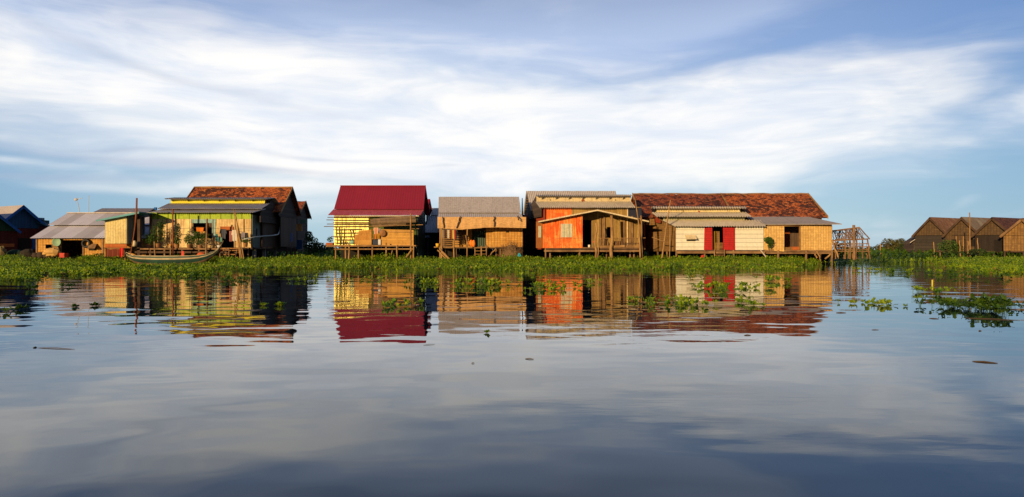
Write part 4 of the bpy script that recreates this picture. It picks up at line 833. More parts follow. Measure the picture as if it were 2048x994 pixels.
MB().slab([(fc.x - .25, 52.1, wz(417, 52.2)), (fc.x - .55, 54.6, wz(393, 54.6)), (bc.x + .2, 57.1, wz(419, 57.2)), (bc.x + .2, 57.1, 3.6), (fc.x - .25, 52.1, 3.6)], Vector((.05, 0, 0))).build('gable', M_PLANKD, R)
# upper front wall
f = MB(); wall_y(f, fc.x, wx(1143, Y), wz(445, Y), wz(414, Y), Y); f.build('wall', M_ORNG, R)
f = MB(); wall_y(f, wx(1143, Y) + .003, wx(1283, Y), fl, wz(414, Y), Y + .02, [hole(1164, 1183, 440, 496, Y), hole(1214, 1222, 454, 476, Y)]); f.build('wall', M_PLANKG, R)
for px, w_ in ((1206, 4.2), (1254, 1.6), (1262, 4), (1246, 3.5), (1199, 3)):
    top = 434 if w_ < 5 else 434
    MB().box(wx(px, Y), wx(px + w_, Y), Y - .10, Y - .004 + .0, fl, wz(417 if px == 1254 else 432, Y)).build('wall_post', M_CREAMP if px == 1254 else M_WOOD, R)
MB().box(wx(1257, Y), wx(1283, Y), Y - .02, Y + .015, wz(436, Y), wz(415, Y)).build('wall_panel', mat('navy_tarp', (.02, .025, .05), None, dirt=.1), R)
SHADE_SCREENS.append((R, 1.2, wx(1290, 56), 56.4, fl - .12))
# interior box keeps openings dark; back wall widened to darken the gap beside it
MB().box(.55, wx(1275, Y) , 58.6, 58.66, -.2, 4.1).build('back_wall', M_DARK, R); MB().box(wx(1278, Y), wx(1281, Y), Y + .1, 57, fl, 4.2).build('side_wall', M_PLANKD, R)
MB().box(fc.x + .1, wx(1283, Y), 50.7, 57, fl - .12, fl - .01).build('floor', M_WOODD, R)
# porch room
Yp = 51.0; zr_ = lambda px: wz(442 + (420.5 - 442) * (px - 1082) / (1195 - 1082) + 1.2, Yp)
def proom(px0, px1, holes, name, m):
    mb = MB(); n = 10; xs = sorted({px0 + (px1 - px0) * i / n for i in range(n + 1)} | {h[0] for h in holes} | {h[1] for h in holes})
    for a, b in zip(xs, xs[1:]):
        hh = [h for h in holes if h[0] < (a + b) / 2 < h[1]]
        if hh:
            mb.box(wx(a, Yp), wx(b, Yp), Yp, Yp + .05, fl, wz(hh[0][3], Yp))
            mb.slab([(wx(a, Yp), Yp, wz(hh[0][2], Yp)), (wx(b, Yp), Yp, wz(hh[0][2], Yp)), (wx(b, Yp), Yp, zr_(b)), (wx(a, Yp), Yp, zr_(a))], Vector((0, .05, 0)))
        else: mb.slab([(wx(a, Yp), Yp, fl), (wx(b, Yp), Yp, fl), (wx(b, Yp), Yp, zr_(b)), (wx(a, Yp), Yp, zr_(a))], Vector((0, .05, 0)))
    return mb.build(name, m, R)
proom(1086, 1165, [(1122, 1144, 448, 474)], 'porch_wall', M_ORNG2)
wn_ = MB().box(wx(1121.5, Yp), wx(1144.5, Yp), Yp - .03, Yp - .004, wz(474.5, Yp), wz(447.5, Yp)).build('window', mat('pale_window_board', (.62, .62, .48), (.50, .50, .38), 'plank_v', w=.42, dirt=.25), R)
MB().box(wx(1132.6, Yp), wx(1133.6, Yp), Yp - .045, Yp - .032, wz(474, Yp), wz(448, Yp)).box(wx(1121.5, Yp), wx(1144.5, Yp), Yp - .045, Yp - .032, wz(462, Yp), wz(461.2, Yp)).build('glazing_bar', M_BEIGE, wn_)
MB().box(wx(1110, Yp), wx(1164, Yp), Yp - .025, Yp - .004, wz(476.6, Yp), wz(475.8, Yp)).build('rail', M_WOOD, R)
MB().slab([P(1086, 496, Yp), P(1072, 496, Y - .1), P(1072, 443, Y - .1), P(1086, 443, Yp)], Vector((.05, .02, 0))).build('porch_side_wall', mat('brown_orange_sheet', (.42, .16, .04), (.3, .1, .03), 'sheet', w=.12, dirt=.4), R)
MB().slab([P(1082.5, 475, Yp + .2 - .05), P(1077, 475, Yp + .7 - .05), P(1077, 452, Yp + .7 - .05), P(1082.5, 452, Yp + .2 - .05)], Vector((-.02, -.005, 0))).build('side_window', mat('pale_window_board', (1, 1, 1)), R)
MB().box(wx(1163.5, Yp), wx(1166, Yp), Yp + .06, Yp + 1.1, fl, wz(431, Yp)).build('partition', M_WOODD, R)
# porch roof
Yf = 50.5
for a, b in (((1077, 443.5), (1195, 420.3)), ((1195, 420.3), (1298, 443))):
    p, q = P(*a, Yf), P(*b, Yf); p2, q2 = p + Vector((0, 1.75, .0)), q + Vector((0, 1.75, 0))
    p2.x, q2.x = p.x, q.x
    MB().slab([p, q, q2, p2], .05).build('porch_roof', M_EAVE, R)
    MB().slab([p + Vector((0, -.03, -.05)), q + Vector((0, -.03, -.05)), q + Vector((0, -.03, .03)), p + Vector((0, -.03, .03))], Vector((0, .025, 0))).build('porch_fascia', M_CREAMP, R)
    for t in (.25, .6): MB().tube([p.lerp(q, t) + Vector((0, .1, -.12)), p.lerp(q, t) + Vector((0, 1.6, -.12))], .03, 5).build('rafter', M_WOODD, R)
# posts, rail and beams
for k, (px, pt_, Yk, rr, m_) in enumerate(((1192, 446, 50.55, .085, M_BAMB), (1223, 431, 50.5, .13, M_BAMB), (1284, 431, 50.45, .07, M_BAMB), (1197, 476, 50.5, .05, M_BAMB), (1161, 496, 50.8, .07, M_WOOD))):
    MB().tube(crook((wx(px, Yk), Yk, -.6), P(px - (2 if k == 2 else 0), pt_, Yk), 7, .07 if k != 2 else .03, k + 3), rr, 8, rr * .8).build('post', m_, R)
MB().box(wx(1088, 50.7), wx(1286, 50.7), 50.62, 50.72, wz(503.5, 50.7), wz(500, 50.7)).build('deck_beam', M_WOOD, R)
MB().box(wx(1165, 50.8), wx(1283, 50.8), 50.66, 51.9, wz(496.5, 50.8), wz(494.6, 50.8)).build('deck', M_WOOD, R)
MB().tube([P(1199, 477.5, 50.6), P(1240, 476.5, 50.6), P(1291, 475.8, 50.6)], .025, 6).build('rail', M_BAMB, R)
g = random.Random(4)
for k in range(30):
    px = 1200 + k * 2.8
    if 1219 < px < 1227: continue
    MB().tube(crook(P(px, 494, 50.75), P(px + g.uniform(-1.2, 1.2), 476 + g.uniform(-2, 1.5), 50.75), 3, .02, k), .018, 4).build('baluster', M_WOOD, R)
MB().tube(crook(P(1200, 493, 50.7), P(1282, 492.5, 50.7), 5, .03, 2), .07, 7).build('log', M_BAMB, R)
MB().box(wx(1240, 50.6), wx(1249, 50.6), 50.5, 50.7, wz(494, 50.6), wz(490, 50.6)).build('block', M_BAMB, R)
stilts(R, [(1092, Yp + .1, fl), (1100, Yp + .1, fl), (1157, 51.2, fl), (1213, 51.5, fl), (1260, 51.5, fl), (1268, 51.5, fl), (1120, 54, fl), (1180, 54, fl), (1250, 55, fl), (1240, 52, fl), (1060, 57.5, fl)], .07)
single('bamboo_pole', MB().tube([P(1280.5, 515, 50.2), P(1278, 450, 50.2), P(1270, 397, 50.2)], [.06, .05, .035], 7), M_BAMB, 'long bamboo pole rising past the right end of the orange porch', 'pole', tuple(P(1280, 515, 50.2)))
single('enamel_jug', MB().lathe([(0, 0), (.09, 0), (.09, .2), (.07, .24), (0, .24)], P(1178.5, 496, 50.8), 10), paint('white_enamel', (.8, .76, .68)), 'white jug standing on the orange porch floor', 'jug', tuple(P(1178, 496, 50.8)), smooth=True)
single('cloth_bundle', MB().blob(P(1188, 484, 50.85), (.1, .08, .08), 8, 6, .2, 2), paint('coral_cloth', (.55, .12, .06)), 'coral cloth bundle tied to the slim left porch post', 'bundle', tuple(P(1188, 484, 50.85)))
single('cloth_bundle', MB().blob(P(1190, 490, 50.75), (.1, .08, .16), 8, 6, .2, 3), paint('teal_cloth', (.05, .16, .16)), 'dark teal cloth bundle hanging below the coral one', 'bundle', tuple(P(1190, 490, 50.75)))
single('woven_basket', MB().lathe([(0, 0), (.2, 0), (.27, .2), (.24, .42), (.2, .42), (.2, .05), (0, .05)], P(1235, 493.5, 51.1), 14), mat('basket_weave', (1, 1, 1)), 'large woven basket standing on the porch behind the railing', 'basket', tuple(P(1235, 493.5, 51.1)), smooth=True)

# ---------------------------------------------------------------- J. long tile roofed house with white front
def tilehouse(name, label, px0, px1, seed, left_board, right_board, m, loc):
    R = thing(name, label, 'house', loc)
    x0, x1 = wx(px0, 57), wx(px1, 57); zr = wz(388.5, 57); z0 = wz(434, 53.5)
    tile_slope(MB(), (x0, 53.5, z0), (x1, 53.5, z0), (x1, 57, zr), (x0, 57, zr), 26, .05, seed).build('roof', m, R)
    tile_slope(MB(), (x0, 60.5, z0), (x1, 60.5, z0), (x1, 57.02, zr), (x0, 57.02, zr), 26, .04, seed).build('back_roof', m, R)
    g = random.Random(seed)
    MB().tube([(x0 + (x1 - x0) * t, 57, zr + .03 + g.uniform(-.03, .03)) for t in [i / 12 for i in range(13)]], .07, 6).build('ridge_cap', mat('weathered_ridge', (.30, .20, .12), (.16, .08, .05), dirt=.5), R)
    for X, on in ((x0, left_board), (x1, right_board)):
        if on: MB().slab([(X - .03, 53.4, z0 - .14), (X - .03, 53.4, z0 + .08), (X - .03, 57, zr + .12), (X - .03, 57, zr - .12)], Vector((.07, 0, 0))).build('bargeboard', M_BAMB, R)
    fl = wz(500, 51)
    for X in ((x0 + .35,) if left_board else ()) + ((x1 - .4,) if right_board else ()): gable_end(MB(), X, [(53.7, fl), (60.2, fl), (60.2, z0 - .1), (57, zr - .15), (53.7, z0 - .05)]).build('side_wall', M_REDW if px0 < 1400 else M_WEAVED, R)
    MB().box(x0 + .5, x1 - .5, 60.2, 60.26, fl, z0).build('back_wall', M_WEAVED, R); MB().box(x0 + .5, x1 - .5, 53.75, 53.8, wz(450, 53.7), z0 - .05).build('wall', M_WEAVED, R)
    MB().box(x0 + .4, x1 - .45, 56, 60.2, fl - .12, fl - .01).build('floor', M_WOODD, R)
    stilts(R, [(px0 + 30, 57, fl), (px1 - 30, 57, fl)])
    return R
RJ = tilehouse('tile_roof_house', 'left half of the long tiled building, its roof tiles darker and redder', 1265, 1441, 21, True, False, M_TILE2, (11, 57, 0))
RK = tilehouse('tile_roof_house', 'right half of the long tiled building, brighter orange tiles', 1441.5, 1616, 33, True, True, M_TILE, (19, 57, 0))
SHADE_SCREENS.append((RJ, wx(1296, 56), wx(1460, 56), 56.2, wz(500, 51) - .12)); SHADE_SCREENS.append((RK, wx(1460, 56) + .01, wx(1664, 54), 54.6, wz(500, 51) - .12))
# grey extension roof + woven front (right part)
fl = wz(500, 51); R = RK
x1_ = wx(1617, 53.5)
MB().slab([P(1530, 449.5, 51.0), P(1684, 449, 50.6), Vector((x1_, 53.6, wz(434.5, 53.6))), P(1490, 434.5, 53.6)], .05).build('porch_roof', mat('smooth_taupe_roof', (.38, .34, .32), (.32, .29, .27), 'sheet', w=0, sheet=2.2, dirt=.2, dirtcol=(.2, .16, .12)), R)
xr_ = wx(1664, 51.2)
f = MB(); wall_y(f, wx(1601, 51.2), xr_, fl, wz(449, 51.2), 51.2); f.build('wall', M_WEAVEP, R)
MB().slab([P(1527, 499, 51.1), P(1568.5, 503.5, 50.9), P(1568.5, 452.5, 50.9), P(1527, 453, 51.1)], Vector((0, .05, 0))).build('door_screen', M_WEAVEP, R)
MB().box(wx(1600, 51.2) - .05, wx(1600, 51.2), 51.1, 51.3, fl, wz(449, 51.2)).build('door_post', M_BAMB, R)
MB().box(wx(1535, 51.2), wx(1600, 51.2) - .06, 51.17, 51.28, wz(452.5, 51.2), wz(450, 51.2)).build('lintel', M_BAMB, R)
MB().box(wx(1527, 51.2), xr_, 53.2, 53.26, fl, wz(448, 53.2)).build('inner_wall', M_PLANKB, R)
MB().slab([(xr_, 51.27, fl), (xr_, 53.68, fl), (xr_, 53.68, 3.0), (xr_, 51.27, 2.85)], Vector((.05, 0, 0))).build('side_wall', M_WEAVED, R)
MB().box(wx(1572, 53), wx(1581, 53), 53.1, 53.19, fl, wz(462, 53)).build('inner_door', M_BRICK, R)
MB().box(wx(1583, 51.4), wx(1599, 51.4), 51.3, 51.8, fl, wz(493.5, 51.4)).build('bench', M_BRICK, R)
MB().box(wx(1568, 51.4), wx(1583, 51.4), 51.35, 51.8, fl, wz(494.5, 51.4)).build('bench', M_WEAVED, R)
MB().box(wx(1527, 51.2), xr_, 51.0, 53.6, fl - .12, fl - .005).build('floor', M_WOOD, R)
MB().box(wx(1532, 50.9), wx(1664, 50.9), 50.85, 50.95, wz(507.5, 50.9), wz(504.5, 50.9)).build('deck_beam', M_WOOD, R)
stilts(R, [(1556, 50.95, fl), (1612, 50.95, fl), (1663, 50.95, fl), (1640, 52, fl), (1580, 52.5, fl)], .09)
for a, b, c_, d in ((1650, 518, 1661, 508), (1664, 480, 1676, 514), (1640, 515, 1633, 502), (1630, 508, 1634, 516)): MB().tube(crook(P(a, b, 50.8), P(c_, d, 50.8), 4, .04, int(a)), .06, 6).build('brace', M_BAMB, R)
# white fronted house with stepped roofs
R = thing('white_front_house', 'stilt house with cream white board front, two red door panels and stepped wavy roofs', 'house', (wx(1430, 51), 51, 0))
Y = 51.0
cv = hole(1424.5, 1447, 455, 500, Y)
f = MB(); wall_y(f, wx(1352, Y), wx(1409, Y), fl, wz(452, Y), Y); f.build('wall', M_WHITE, R)
f = MB(); wall_y(f, wx(1470.5, Y), wx(1527, Y), fl, wz(452, Y), Y); f.build('wall', M_WHITE, R)
MB().slab([P(1408, 500, Y - .03), P(1425, 500, Y - .03), P(1424.5, 454, Y - .03), P(1409, 454, Y - .03)], Vector((0, .05, 0))).build('red_panel', M_REDD, R)
MB().slab([P(1447, 500.5, Y - .06), P(1470.5, 500.5, Y - .04), P(1469, 454, Y - .04), P(1446, 454, Y - .06)], Vector((0, .05, 0))).build('red_panel', M_REDD, R)
MB().box(wx(1423, Y), wx(1434, Y), Y + .5, Y + .52, fl, wz(462, Y)).build('door_curtain', cloth('mustard', (.62, .42, .04)), R)
MB().box(wx(1434, Y), wx(1446.5, Y), Y + .9, Y + .95, fl, wz(462, Y)).build('inner_door', M_WEAVED, R)
f = MB()
for k in range(7): f.tube([P(1431.5 + k * 2.2, 500, Y + .05), P(1431.5 + k * 2.2, 486, Y + .05)], .018, 5)
f.tube([P(1431, 486, Y + .05), P(1446, 486, Y + .05)], .022, 5); f.tube([P(1431, 494, Y + .05), P(1446, 494, Y + .05)], .018, 5); f.build('gate', M_BAMB, R)
vw = MB().box(wx(1373, Y), wx(1391, Y), Y - .03, Y - .004, wz(482, Y), wz(477, Y)).build('window', M_DARK, R)
MB().slab([P(1373, 479, Y - .42), P(1394.5, 478.5, Y - .42), P(1391, 470.5, Y - .03), P(1369.5, 470.5, Y - .03)], .03).build('window_flap', M_CREAMP, R)
# side wall running back to the left
c1, c2 = P(1352, 500, Y), P(1283, 500, 56.5); c2 = Vector((wx(1283, 56.5), 56.5, 0))
MB().slab([(c1.x, Y + .02, fl - .1), (c1.x, Y + .02, wz(454, Y)), (wx(1324, 52.9), 52.9, wz(442, 52.9)), (wx(1299, 55), 55, wz(431, 55)), (c2.x, c2.y, wz(440, 56.5)), (c2.x, c2.y, fl - .1)], Vector((.06, .02, 0))).build('side_wall', M_WEAVED, R)
MB().slab([(wx(1322, 52.8) - .03, 52.8, wz(446, 52.9)), (wx(1322, 52.8) - .03, 52.8, wz(441, 52.9)), (wx(1303, 54.5) - .03, 54.5, wz(426, 55)), (wx(1292, 55.6) - .03, 55.6, wz(440, 55)), (wx(1300, 55) - .03, 54.8, wz(444, 55))], Vector((-.04, -.01, 0))).build('gable', M_REDW, R)
MB().slab([P(1304, 413, 54.6), P(1304, 416, 54.6), P(1289.5, 440, 56.4), P(1289.5, 437, 56.4)], Vector((.06, 0, 0))).build('bargeboard', M_GG, R)
def C(pa, ya, pb, yb, Ya, Yb, m, name, pc=None, pd=None, lap=1):
    MB().corr(P(pa, ya, Ya), P(pb, ya, Ya), P(pd if pd else pb, yb, Yb), P(pc if pc else pa, yb, Yb), .19, .04, lap=lap).build(name, m, R)
C(1348, 452.5, 1532, 440, 50.55, 52.3, M_EAVE, 'lower_roof', 1322, 1520)
C(1312, 433, 1504, 424.5, 51.7, 53.15, M_EAVE, 'middle_roof', 1301, 1492)
C(1306, 416.5, 1494, 412.8, 52.7, 54.5, M_EAVE, 'top_roof', 1303, 1490)
MB().box(wx(1326, 52.35), wx(1490, 52.35), 52.35, 52.42, wz(442, 52.35), wz(431, 52.35)).build('green_band', mat('mossy_band', (.42, .40, .24), (.34, .34, .18), 'sheet', w=0, sheet=1.2, dirt=.4, dirtcol=(.15, .12, .05)), R)
MB().box(wx(1313, 53.2), wx(1480, 53.2), 53.2, 53.27, wz(426, 53.2), wz(415, 53.2)).build('cream_band', mat('cream_band', (.74, .62, .34), (.60, .48, .24), 'sheet', w=0, sheet=1.6, dirt=.35, dirtcol=(.35, .22, .08)), R)
MB().lathe([(0, .01), (.10, .01), (.10, -.02), (0, -.02)], P(1398, 424, 53.18), 12, 'y').build('round_vent', M_RUST, R)
MB().slab([P(1303, 425, 53.2), P(1492, 425, 53.2), P(1480, 415, 54.3), P(1305, 415, 54.3)], .03).build('inner_roof', M_DARK, R)
MB().box(wx(1352, Y), wx(1527, Y), 53.6, 53.66, fl, 2.9).build('inner_wall', M_DARK, R)
MB().box(wx(1352, Y), wx(1527, Y) - .01, 50.9, 56, fl - .12, fl - .005).build('floor', M_WOODD, R)
MB().box(wx(1352, 50.8), wx(1530, 50.8), 50.75, 50.85, wz(507, 50.8), wz(502.5, 50.8)).build('deck_beam', M_WOOD, R)
stilts(R, [(1353, 50.9, fl), (1409, 50.9, fl), (1468, 50.9, fl), (1380, 53, fl), (1440, 53, fl), (1500, 53, fl), (1297, 55.5, fl), (1315, 54, fl), (1335, 52.5, fl)], .08)
ladder('short bamboo ladder below the red door panels', 1429, 1449, 499, 515, 50.7, .4, 2)
single('bamboo_pole', MB().tube([P(1324, 516, 50.2), P(1333, 450, 50.3), P(1341, 400, 50.4)], [.06, .05, .03], 7), M_BAMB, 'long leaning bamboo pole crossing the stepped roofs of the white fronted house', 'pole', tuple(P(1324, 516, 50.2)))
single('bamboo_pole', MB().tube([P(1339, 516, 50.3), P(1340, 455, 50.4)], .03, 6), M_BAMB, 'thin upright bamboo stake before the woven side wall', 'pole', tuple(P(1339, 516, 50.3)))
single('bamboo_pole', MB().tube([P(1304, 474.5, 50.1), P(1334, 485, 50.1)], .035, 6), M_BAMB, 'short slanting bamboo pole tied across the leaning pole', 'pole', tuple(P(1304, 474, 50.1)))
single('slanting_plank', MB().slab([P(1519, 499, 50.5), P(1521.5, 499, 50.5), P(1534, 514.5, 49.9), P(1531.5, 514.5, 49.9)], Vector((0, .05, 0))), paint('pale_wood', (.60, .50, .38)), 'pale plank slanting from the white wall down into the plants', 'plank', tuple(P(1533, 514, 49.9)))
single('red_basin', MB().blob(P(1471, 521.5, 48.5), (.26, .2, .09), 12, 6, .1, 1), paint('red_plastic', (.55, .04, .02)), 'red plastic basin lying in the plants below the red panels', 'basin', tuple(P(1471, 523, 48.5)))
single('red_bag', MB().blob(P(1405, 513, 50.2), (.12, .1, .12), 9, 6, .25, 1), paint('red_cloth', (.60, .03, .025)), 'crumpled red bag in the shade under the white wall', 'bag', tuple(P(1405, 515, 50.2)))
pt = thing('potted_plant', 'round drooping green plant hung before the bamboo door screen', 'plant', tuple(P(1537, 500, 50.6)))
MB().leaves(P(1536, 479, 50.55), (.30, .25, .22), 200, .08, 8).leaves(P(1541, 484, 50.5), (.28, .2, .3), 160, .07, 18).leaves(P(1540, 490, 50.5), (.2, .15, .3), 120, .06, 9).build('foliage', M_LEAF, pt)
MB().tube([P(1537, 500, 50.6), P(1537, 484, 50.6)], .02, 5).build('stem', M_TRUNK, pt)

# ---------------------------------------------------------------- K. bare frame hut
R = thing('frame_hut', 'skeleton of a hut, bare crooked poles without walls beside the tiled building', 'hut', (wx(1700, 53), 53, 0))
g = random.Random(12); Y0, Y1, Ym = 52, 56, 54
def st_(a, b, r=.035, name='stick', j=.05, m=M_WOOD): MB().tube(crook(a, b, 5, j, g.randint(0, 9999)), r, 5).build(name, m, R)
st_(P(1664, 462, Ym), P(1718, 455, Ym), .06, 'ridge_pole'); st_(P(1666, 481, Y0), P(1736, 478, Y0), .05, 'eave_pole'); st_(P(1670, 480, Y1), P(1727, 478, Y1), .05, 'eave_pole')
for i in range(16):
    t = i / 15; px = 1667 + 50 * t; st_(P(px, 461.5 - 6.5 * t, Ym), P(px + g.uniform(-6, 12) + 8 * t, 480.5 - 2 * t, Y0), .03, 'rafter', .09)
    st_(P(px, 461.5 - 6.5 * t, Ym), P(px + g.uniform(-6, 6), 480, Y1), .03, 'rafter', .09)
for k in range(9): st_(P(1668 + g.uniform(0, 30), 465 + k * 1.7, Y0 + 1.5 - k * .15), P(1705 + g.uniform(0, 22), 463 + k * 1.8, Y0 + 1.5 - k * .15), .022, 'batten', .09)
st_(P(1718, 454.5, Ym), P(1739, 478, Y0), .05, 'rafter', .02)
for px, yt, Yk in ((1690, 480, Y0), (1700, 480, Y0), (1735, 477, Y0), (1671, 480, Y0), (1700, 479, Y1), (1725, 478, Y1), (1713, 478, Y0)): st_(P(px + (5 if px == 1735 else 0), 518, Yk), P(px, yt, Yk), .055, 'post')
for py in (487, 493, 498.5): st_(P(1668, py + 1, Y0), P(1738, py, Y0), .03, 'rail')
for py in (490, 499): st_(P(1668, py, Y1), P(1728, py, Y1), .03, 'rail')
for k in range(10): st_(P(1670 + k * 7, 504, Y0), P(1674 + k * 6.5, 486 + g.uniform(-3, 3), Y0 + .1), .022)
MB().box(wx(1664, Y0), wx(1741, Y0), Y0 - .05, Y1, wz(503.5, Y0), wz(501.8, Y0)).build('floor', M_WOOD, R)
for k in range(8): st_(P(1668 + k * 9.5, 517, Y0 + .5 * (k % 3)), P(1670 + k * 9, 503, Y0 + .5 * (k % 3)), .045, 'stilt')
single('timber_post', MB().tube(crook(P(1708.5, 520, 51.5), P(1707.5, 450, 51.5), 5, .02, 2), .10, 7), M_WOOD, 'stout brown post standing in front of the bare frame hut', 'post', tuple(P(1708, 520, 51.5)))
single('shrub', MB().leaves(P(1681, 493, 58), (.75, .5, .75), 500, .09, 3), M_LEAFD, 'dark green shrub growing behind the bare frame hut', 'shrub', tuple(P(1681, 508, 58)))

# ---------------------------------------------------------------- far right row of gabled houses
i1 = rot_house('gabled_house', 'leftmost of the right hand gabled houses, brown rusted roof and dark weathered wall', 1860, 434, 70, 8, 1.9, 1.95, 2, 1, (M_PLANKR, M_WEAVER, M_RUSTROOF, M_WOODD), group='gabled houses on the right', over=.3)
i2 = rot_house('gabled_house', 'second right hand gabled house, patched grey roof and brown woven front with two small windows', 1923, 433.5, 67, 8, 1.85, 1.9, 2, 1, (M_WEAVER, M_WEAVER, M_GREYRUST, M_WOODD), group='gabled houses on the right', over=.3)
on_gable(i2, .18, .32, 1.35, 2.1, 'window', M_DARK); on_gable(i2, .72, .86, 1.4, 2.1, 'window', M_DARK)
for k in (.3, .5, .95): on_gable(i2, k, k + .03, .9, 2.4, 'batten', M_BAMB)
i3 = rot_house('gabled_house', 'third right hand gabled house, dark red tiled roof above a black doorway front', 1984, 434, 64, 8, 1.8, 1.75, 2, 1, (mat('black_board', (.035, .025, .022), None, 'plank_v', dirt=.2), M_WEAVER, M_REDTHIN, M_WOODD), group='gabled houses on the right', over=.3)
on_gable(i3, .52, .72, .9, 2.0, 'door', M_DARK)
i4 = rot_house('gabled_house', 'rightmost gabled house with coarse woven wall, cut by the right edge of the photo', 2044, 436, 61, 8, 1.8, 1.6, 2, 1, (M_WEAVED, M_WEAVED, M_REDTHIN, M_WOOD), group='gabled houses on the right', over=.3)
Y = 70; R = thing('side_shed', 'small dark lean to shed stepping down at the left side of the gabled row', 'shed', tuple(P(1838, 505, 72)))
MB().slab([P(1820, 486, 71.6), P(1849, 467, 71.6), P(1853, 467, 74.6), P(1824, 486, 74.6)], .05).build('roof', M_GREYD, R)
MB().slab([P(1827, 505, 72), P(1848, 505, 72), P(1848, 470, 72), P(1827, 484, 72)], Vector((0, 1.8, 0))).build('wall', M_PLANKD, R)
MB().box(wx(1830, 71.9), wx(1840, 71.9), 71.85, 71.98, wz(499, 72), wz(490, 72)).build('screen', M_GG, R)
stilts(R, [(1829, 72.2, .9), (1846, 72.2, .9)])
R = thing('small_hut', 'tiny far hut with an ochre side and a low grey roof behind the tree', 'hut', tuple(P(1815, 505, 90)))
MB().slab([P(1794, 490.5, 88), P(1828, 487.5, 88), P(1828, 478, 93), P(1806, 487, 93)], .06).build('roof', M_GREY, R)
MB().box(wx(1811, 89), wx(1828, 89), 89, 92, .6, wz(488.5, 89)).build('wall', M_WP, R); MB().box(wx(1798, 89.1), wx(1811, 89.1), 89.1, 92, .6, wz(490, 89)).build('wall', M_PLANKD, R)
stilts(R, [(1799, 89, .8), (1827, 89, .8)])
GP = 'stakes before the right hand houses'
for k, (px, pt_, Yk, lb, rr) in enumerate(((1939, 425, 60, 'tall bamboo pole rising above the second right hand gabled house', .06), (1867, 484, 62, 'short stake before the dark left wall of the right hand row', .05), (1880, 486, 62, 'stake second from the left before the right hand row', .05), (1919, 481, 60, 'stake left of the tall bamboo pole', .05), (1936, 482, 60, 'leaning stake touching the foot of the tall bamboo pole', .05), (1955, 476, 60, 'slanting stake at the right corner of the woven front', .05), (1761, 488, 68, 'lone leaning stake between the frame hut and the tree', .07))):
    single('bamboo_stake', MB().tube(crook(P(px + (1 if k == 0 else 2 * (k % 2)), 513, Yk), P(px, pt_, Yk), 5, .03, k), rr, 6, rr * .7), M_BAMB if k != 2 else M_WOOD, lb, 'pole', tuple(P(px, 513, Yk)), GP)

# added black screens that block the sky and stand in for shade under houses
for (h, x0_, x1_, yb, zt) in SHADE_SCREENS: 
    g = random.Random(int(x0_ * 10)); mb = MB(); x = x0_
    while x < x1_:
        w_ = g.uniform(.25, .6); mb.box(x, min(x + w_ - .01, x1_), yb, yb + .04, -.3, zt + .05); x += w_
    mb.build('underfloor_shade_screen', M_DARK, h)
# ================================================================== BOAT
Yb = 47.6
secs = [(251, 504, 506, .04), (255, 508.5, 513, .14), (261, 510, 519, .27), (272, 511.3, 526, .40), (290, 512, 530, .48), (320, 512.4, 532, .52), (355, 512.2, 532, .52), (385, 511.5, 530, .48), (402, 510.5, 526.5, .40), (416, 508.5, 520, .29), (428, 504.5, 512, .19), (437, 498, 503, .11), (442, 491, 494.5, .07), (446, 483.5, 486, .035)]
B = thing('wooden_boat', 'long dark green wooden boat with cream stripe and upswept prow moored among the plants', 'boat', (wx(345, Yb), Yb, 0))
def srow(sec, v, off=0):
    px, g_, k_, hw = sec; z = wz(g_ + (k_ - g_) * v, Yb); w_ = hw * (1 - .62 * max(v, 0) ** 2.6) + off
    return wx(px, Yb), w_, z
def hull_band(v0, v1, nv, off, th=.02, inner=False):
    mb = MB()
    for s0, s1 in zip(secs, secs[1:]):
        for i in range(nv):
            a, b = v0 + (v1 - v0) * i / nv, v0 + (v1 - v0) * (i + 1) / nv
            for sg in (-1, 1):
                q = [srow(s0, b, off), srow(s1, b, off), srow(s1, a, off), srow(s0, a, off)]
                p = [Vector((x, Yb + sg * w_, z)) for x, w_, z in q]
                mb.slab(p if sg < 0 else p[::-1], Vector((0, -sg * th, 0)))
    return mb
M_BG = mat('boat_green', (.022, .075, .06), (.015, .05, .042), dirt=.25, dirtcol=(.10, .08, .05), rough=.5); M_BC = mat('boat_cream', (.55, .46, .30), (.40, .32, .20), dirt=.45, dirtcol=(.15, .12, .08)); M_BT = mat('boat_bottom', (.26, .17, .10), (.16, .10, .06), dirt=.4)
hull_band(0, .74, 6, 0).build('hull', M_BG, B); hull_band(.20, .34, 2, .02, .02).build('stripe', M_BC, B); hull_band(.74, 1.0, 3, .005).build('bottom', M_BT, B)
hull_band(-.04, .015, 1, .015, .04).build('gunwale', M_BC, B)
f = MB()
for s0, s1 in zip(secs, secs[1:]):
    a, b = srow(s0, .92), srow(s1, .92); f.slab([(a[0], Yb - a[1], a[2]), (b[0], Yb - b[1], b[2]), (b[0], Yb + b[1], b[2]), (a[0], Yb + a[1], a[2])], .02)
f.build('floorboards', M_BT, B)
for px in (285, 335, 375, 408): z = wz(515.5 if px < 400 else 513, Yb); MB().box(wx(px, Yb), wx(px, Yb) + .16, Yb - .42 * (1 if px < 400 else .6), Yb + .42 * (1 if px < 400 else .6), z - .04, z).build('thwart', M_WOOD, B)
f = MB(); f.slab([P(252, 505, Yb - .03), P(266, 511, Yb - .25), P(266, 511, Yb + .25), P(252, 505, Yb + .03)], .03); f.build('bow_deck', M_BC, B)
f = MB(); a = [P(430, 503, Yb - .1), P(438, 496, Yb - .05), P(443, 489.5, Yb), P(446.5, 481.5, Yb)]; f.tube(a, [.05, .045, .04, .025], 7); f.build('prow_tip', M_BC, B)
ch = thing('plastic_chair', 'small red plastic chair standing inside the green boat', 'chair', tuple(P(367, 515, Yb)))
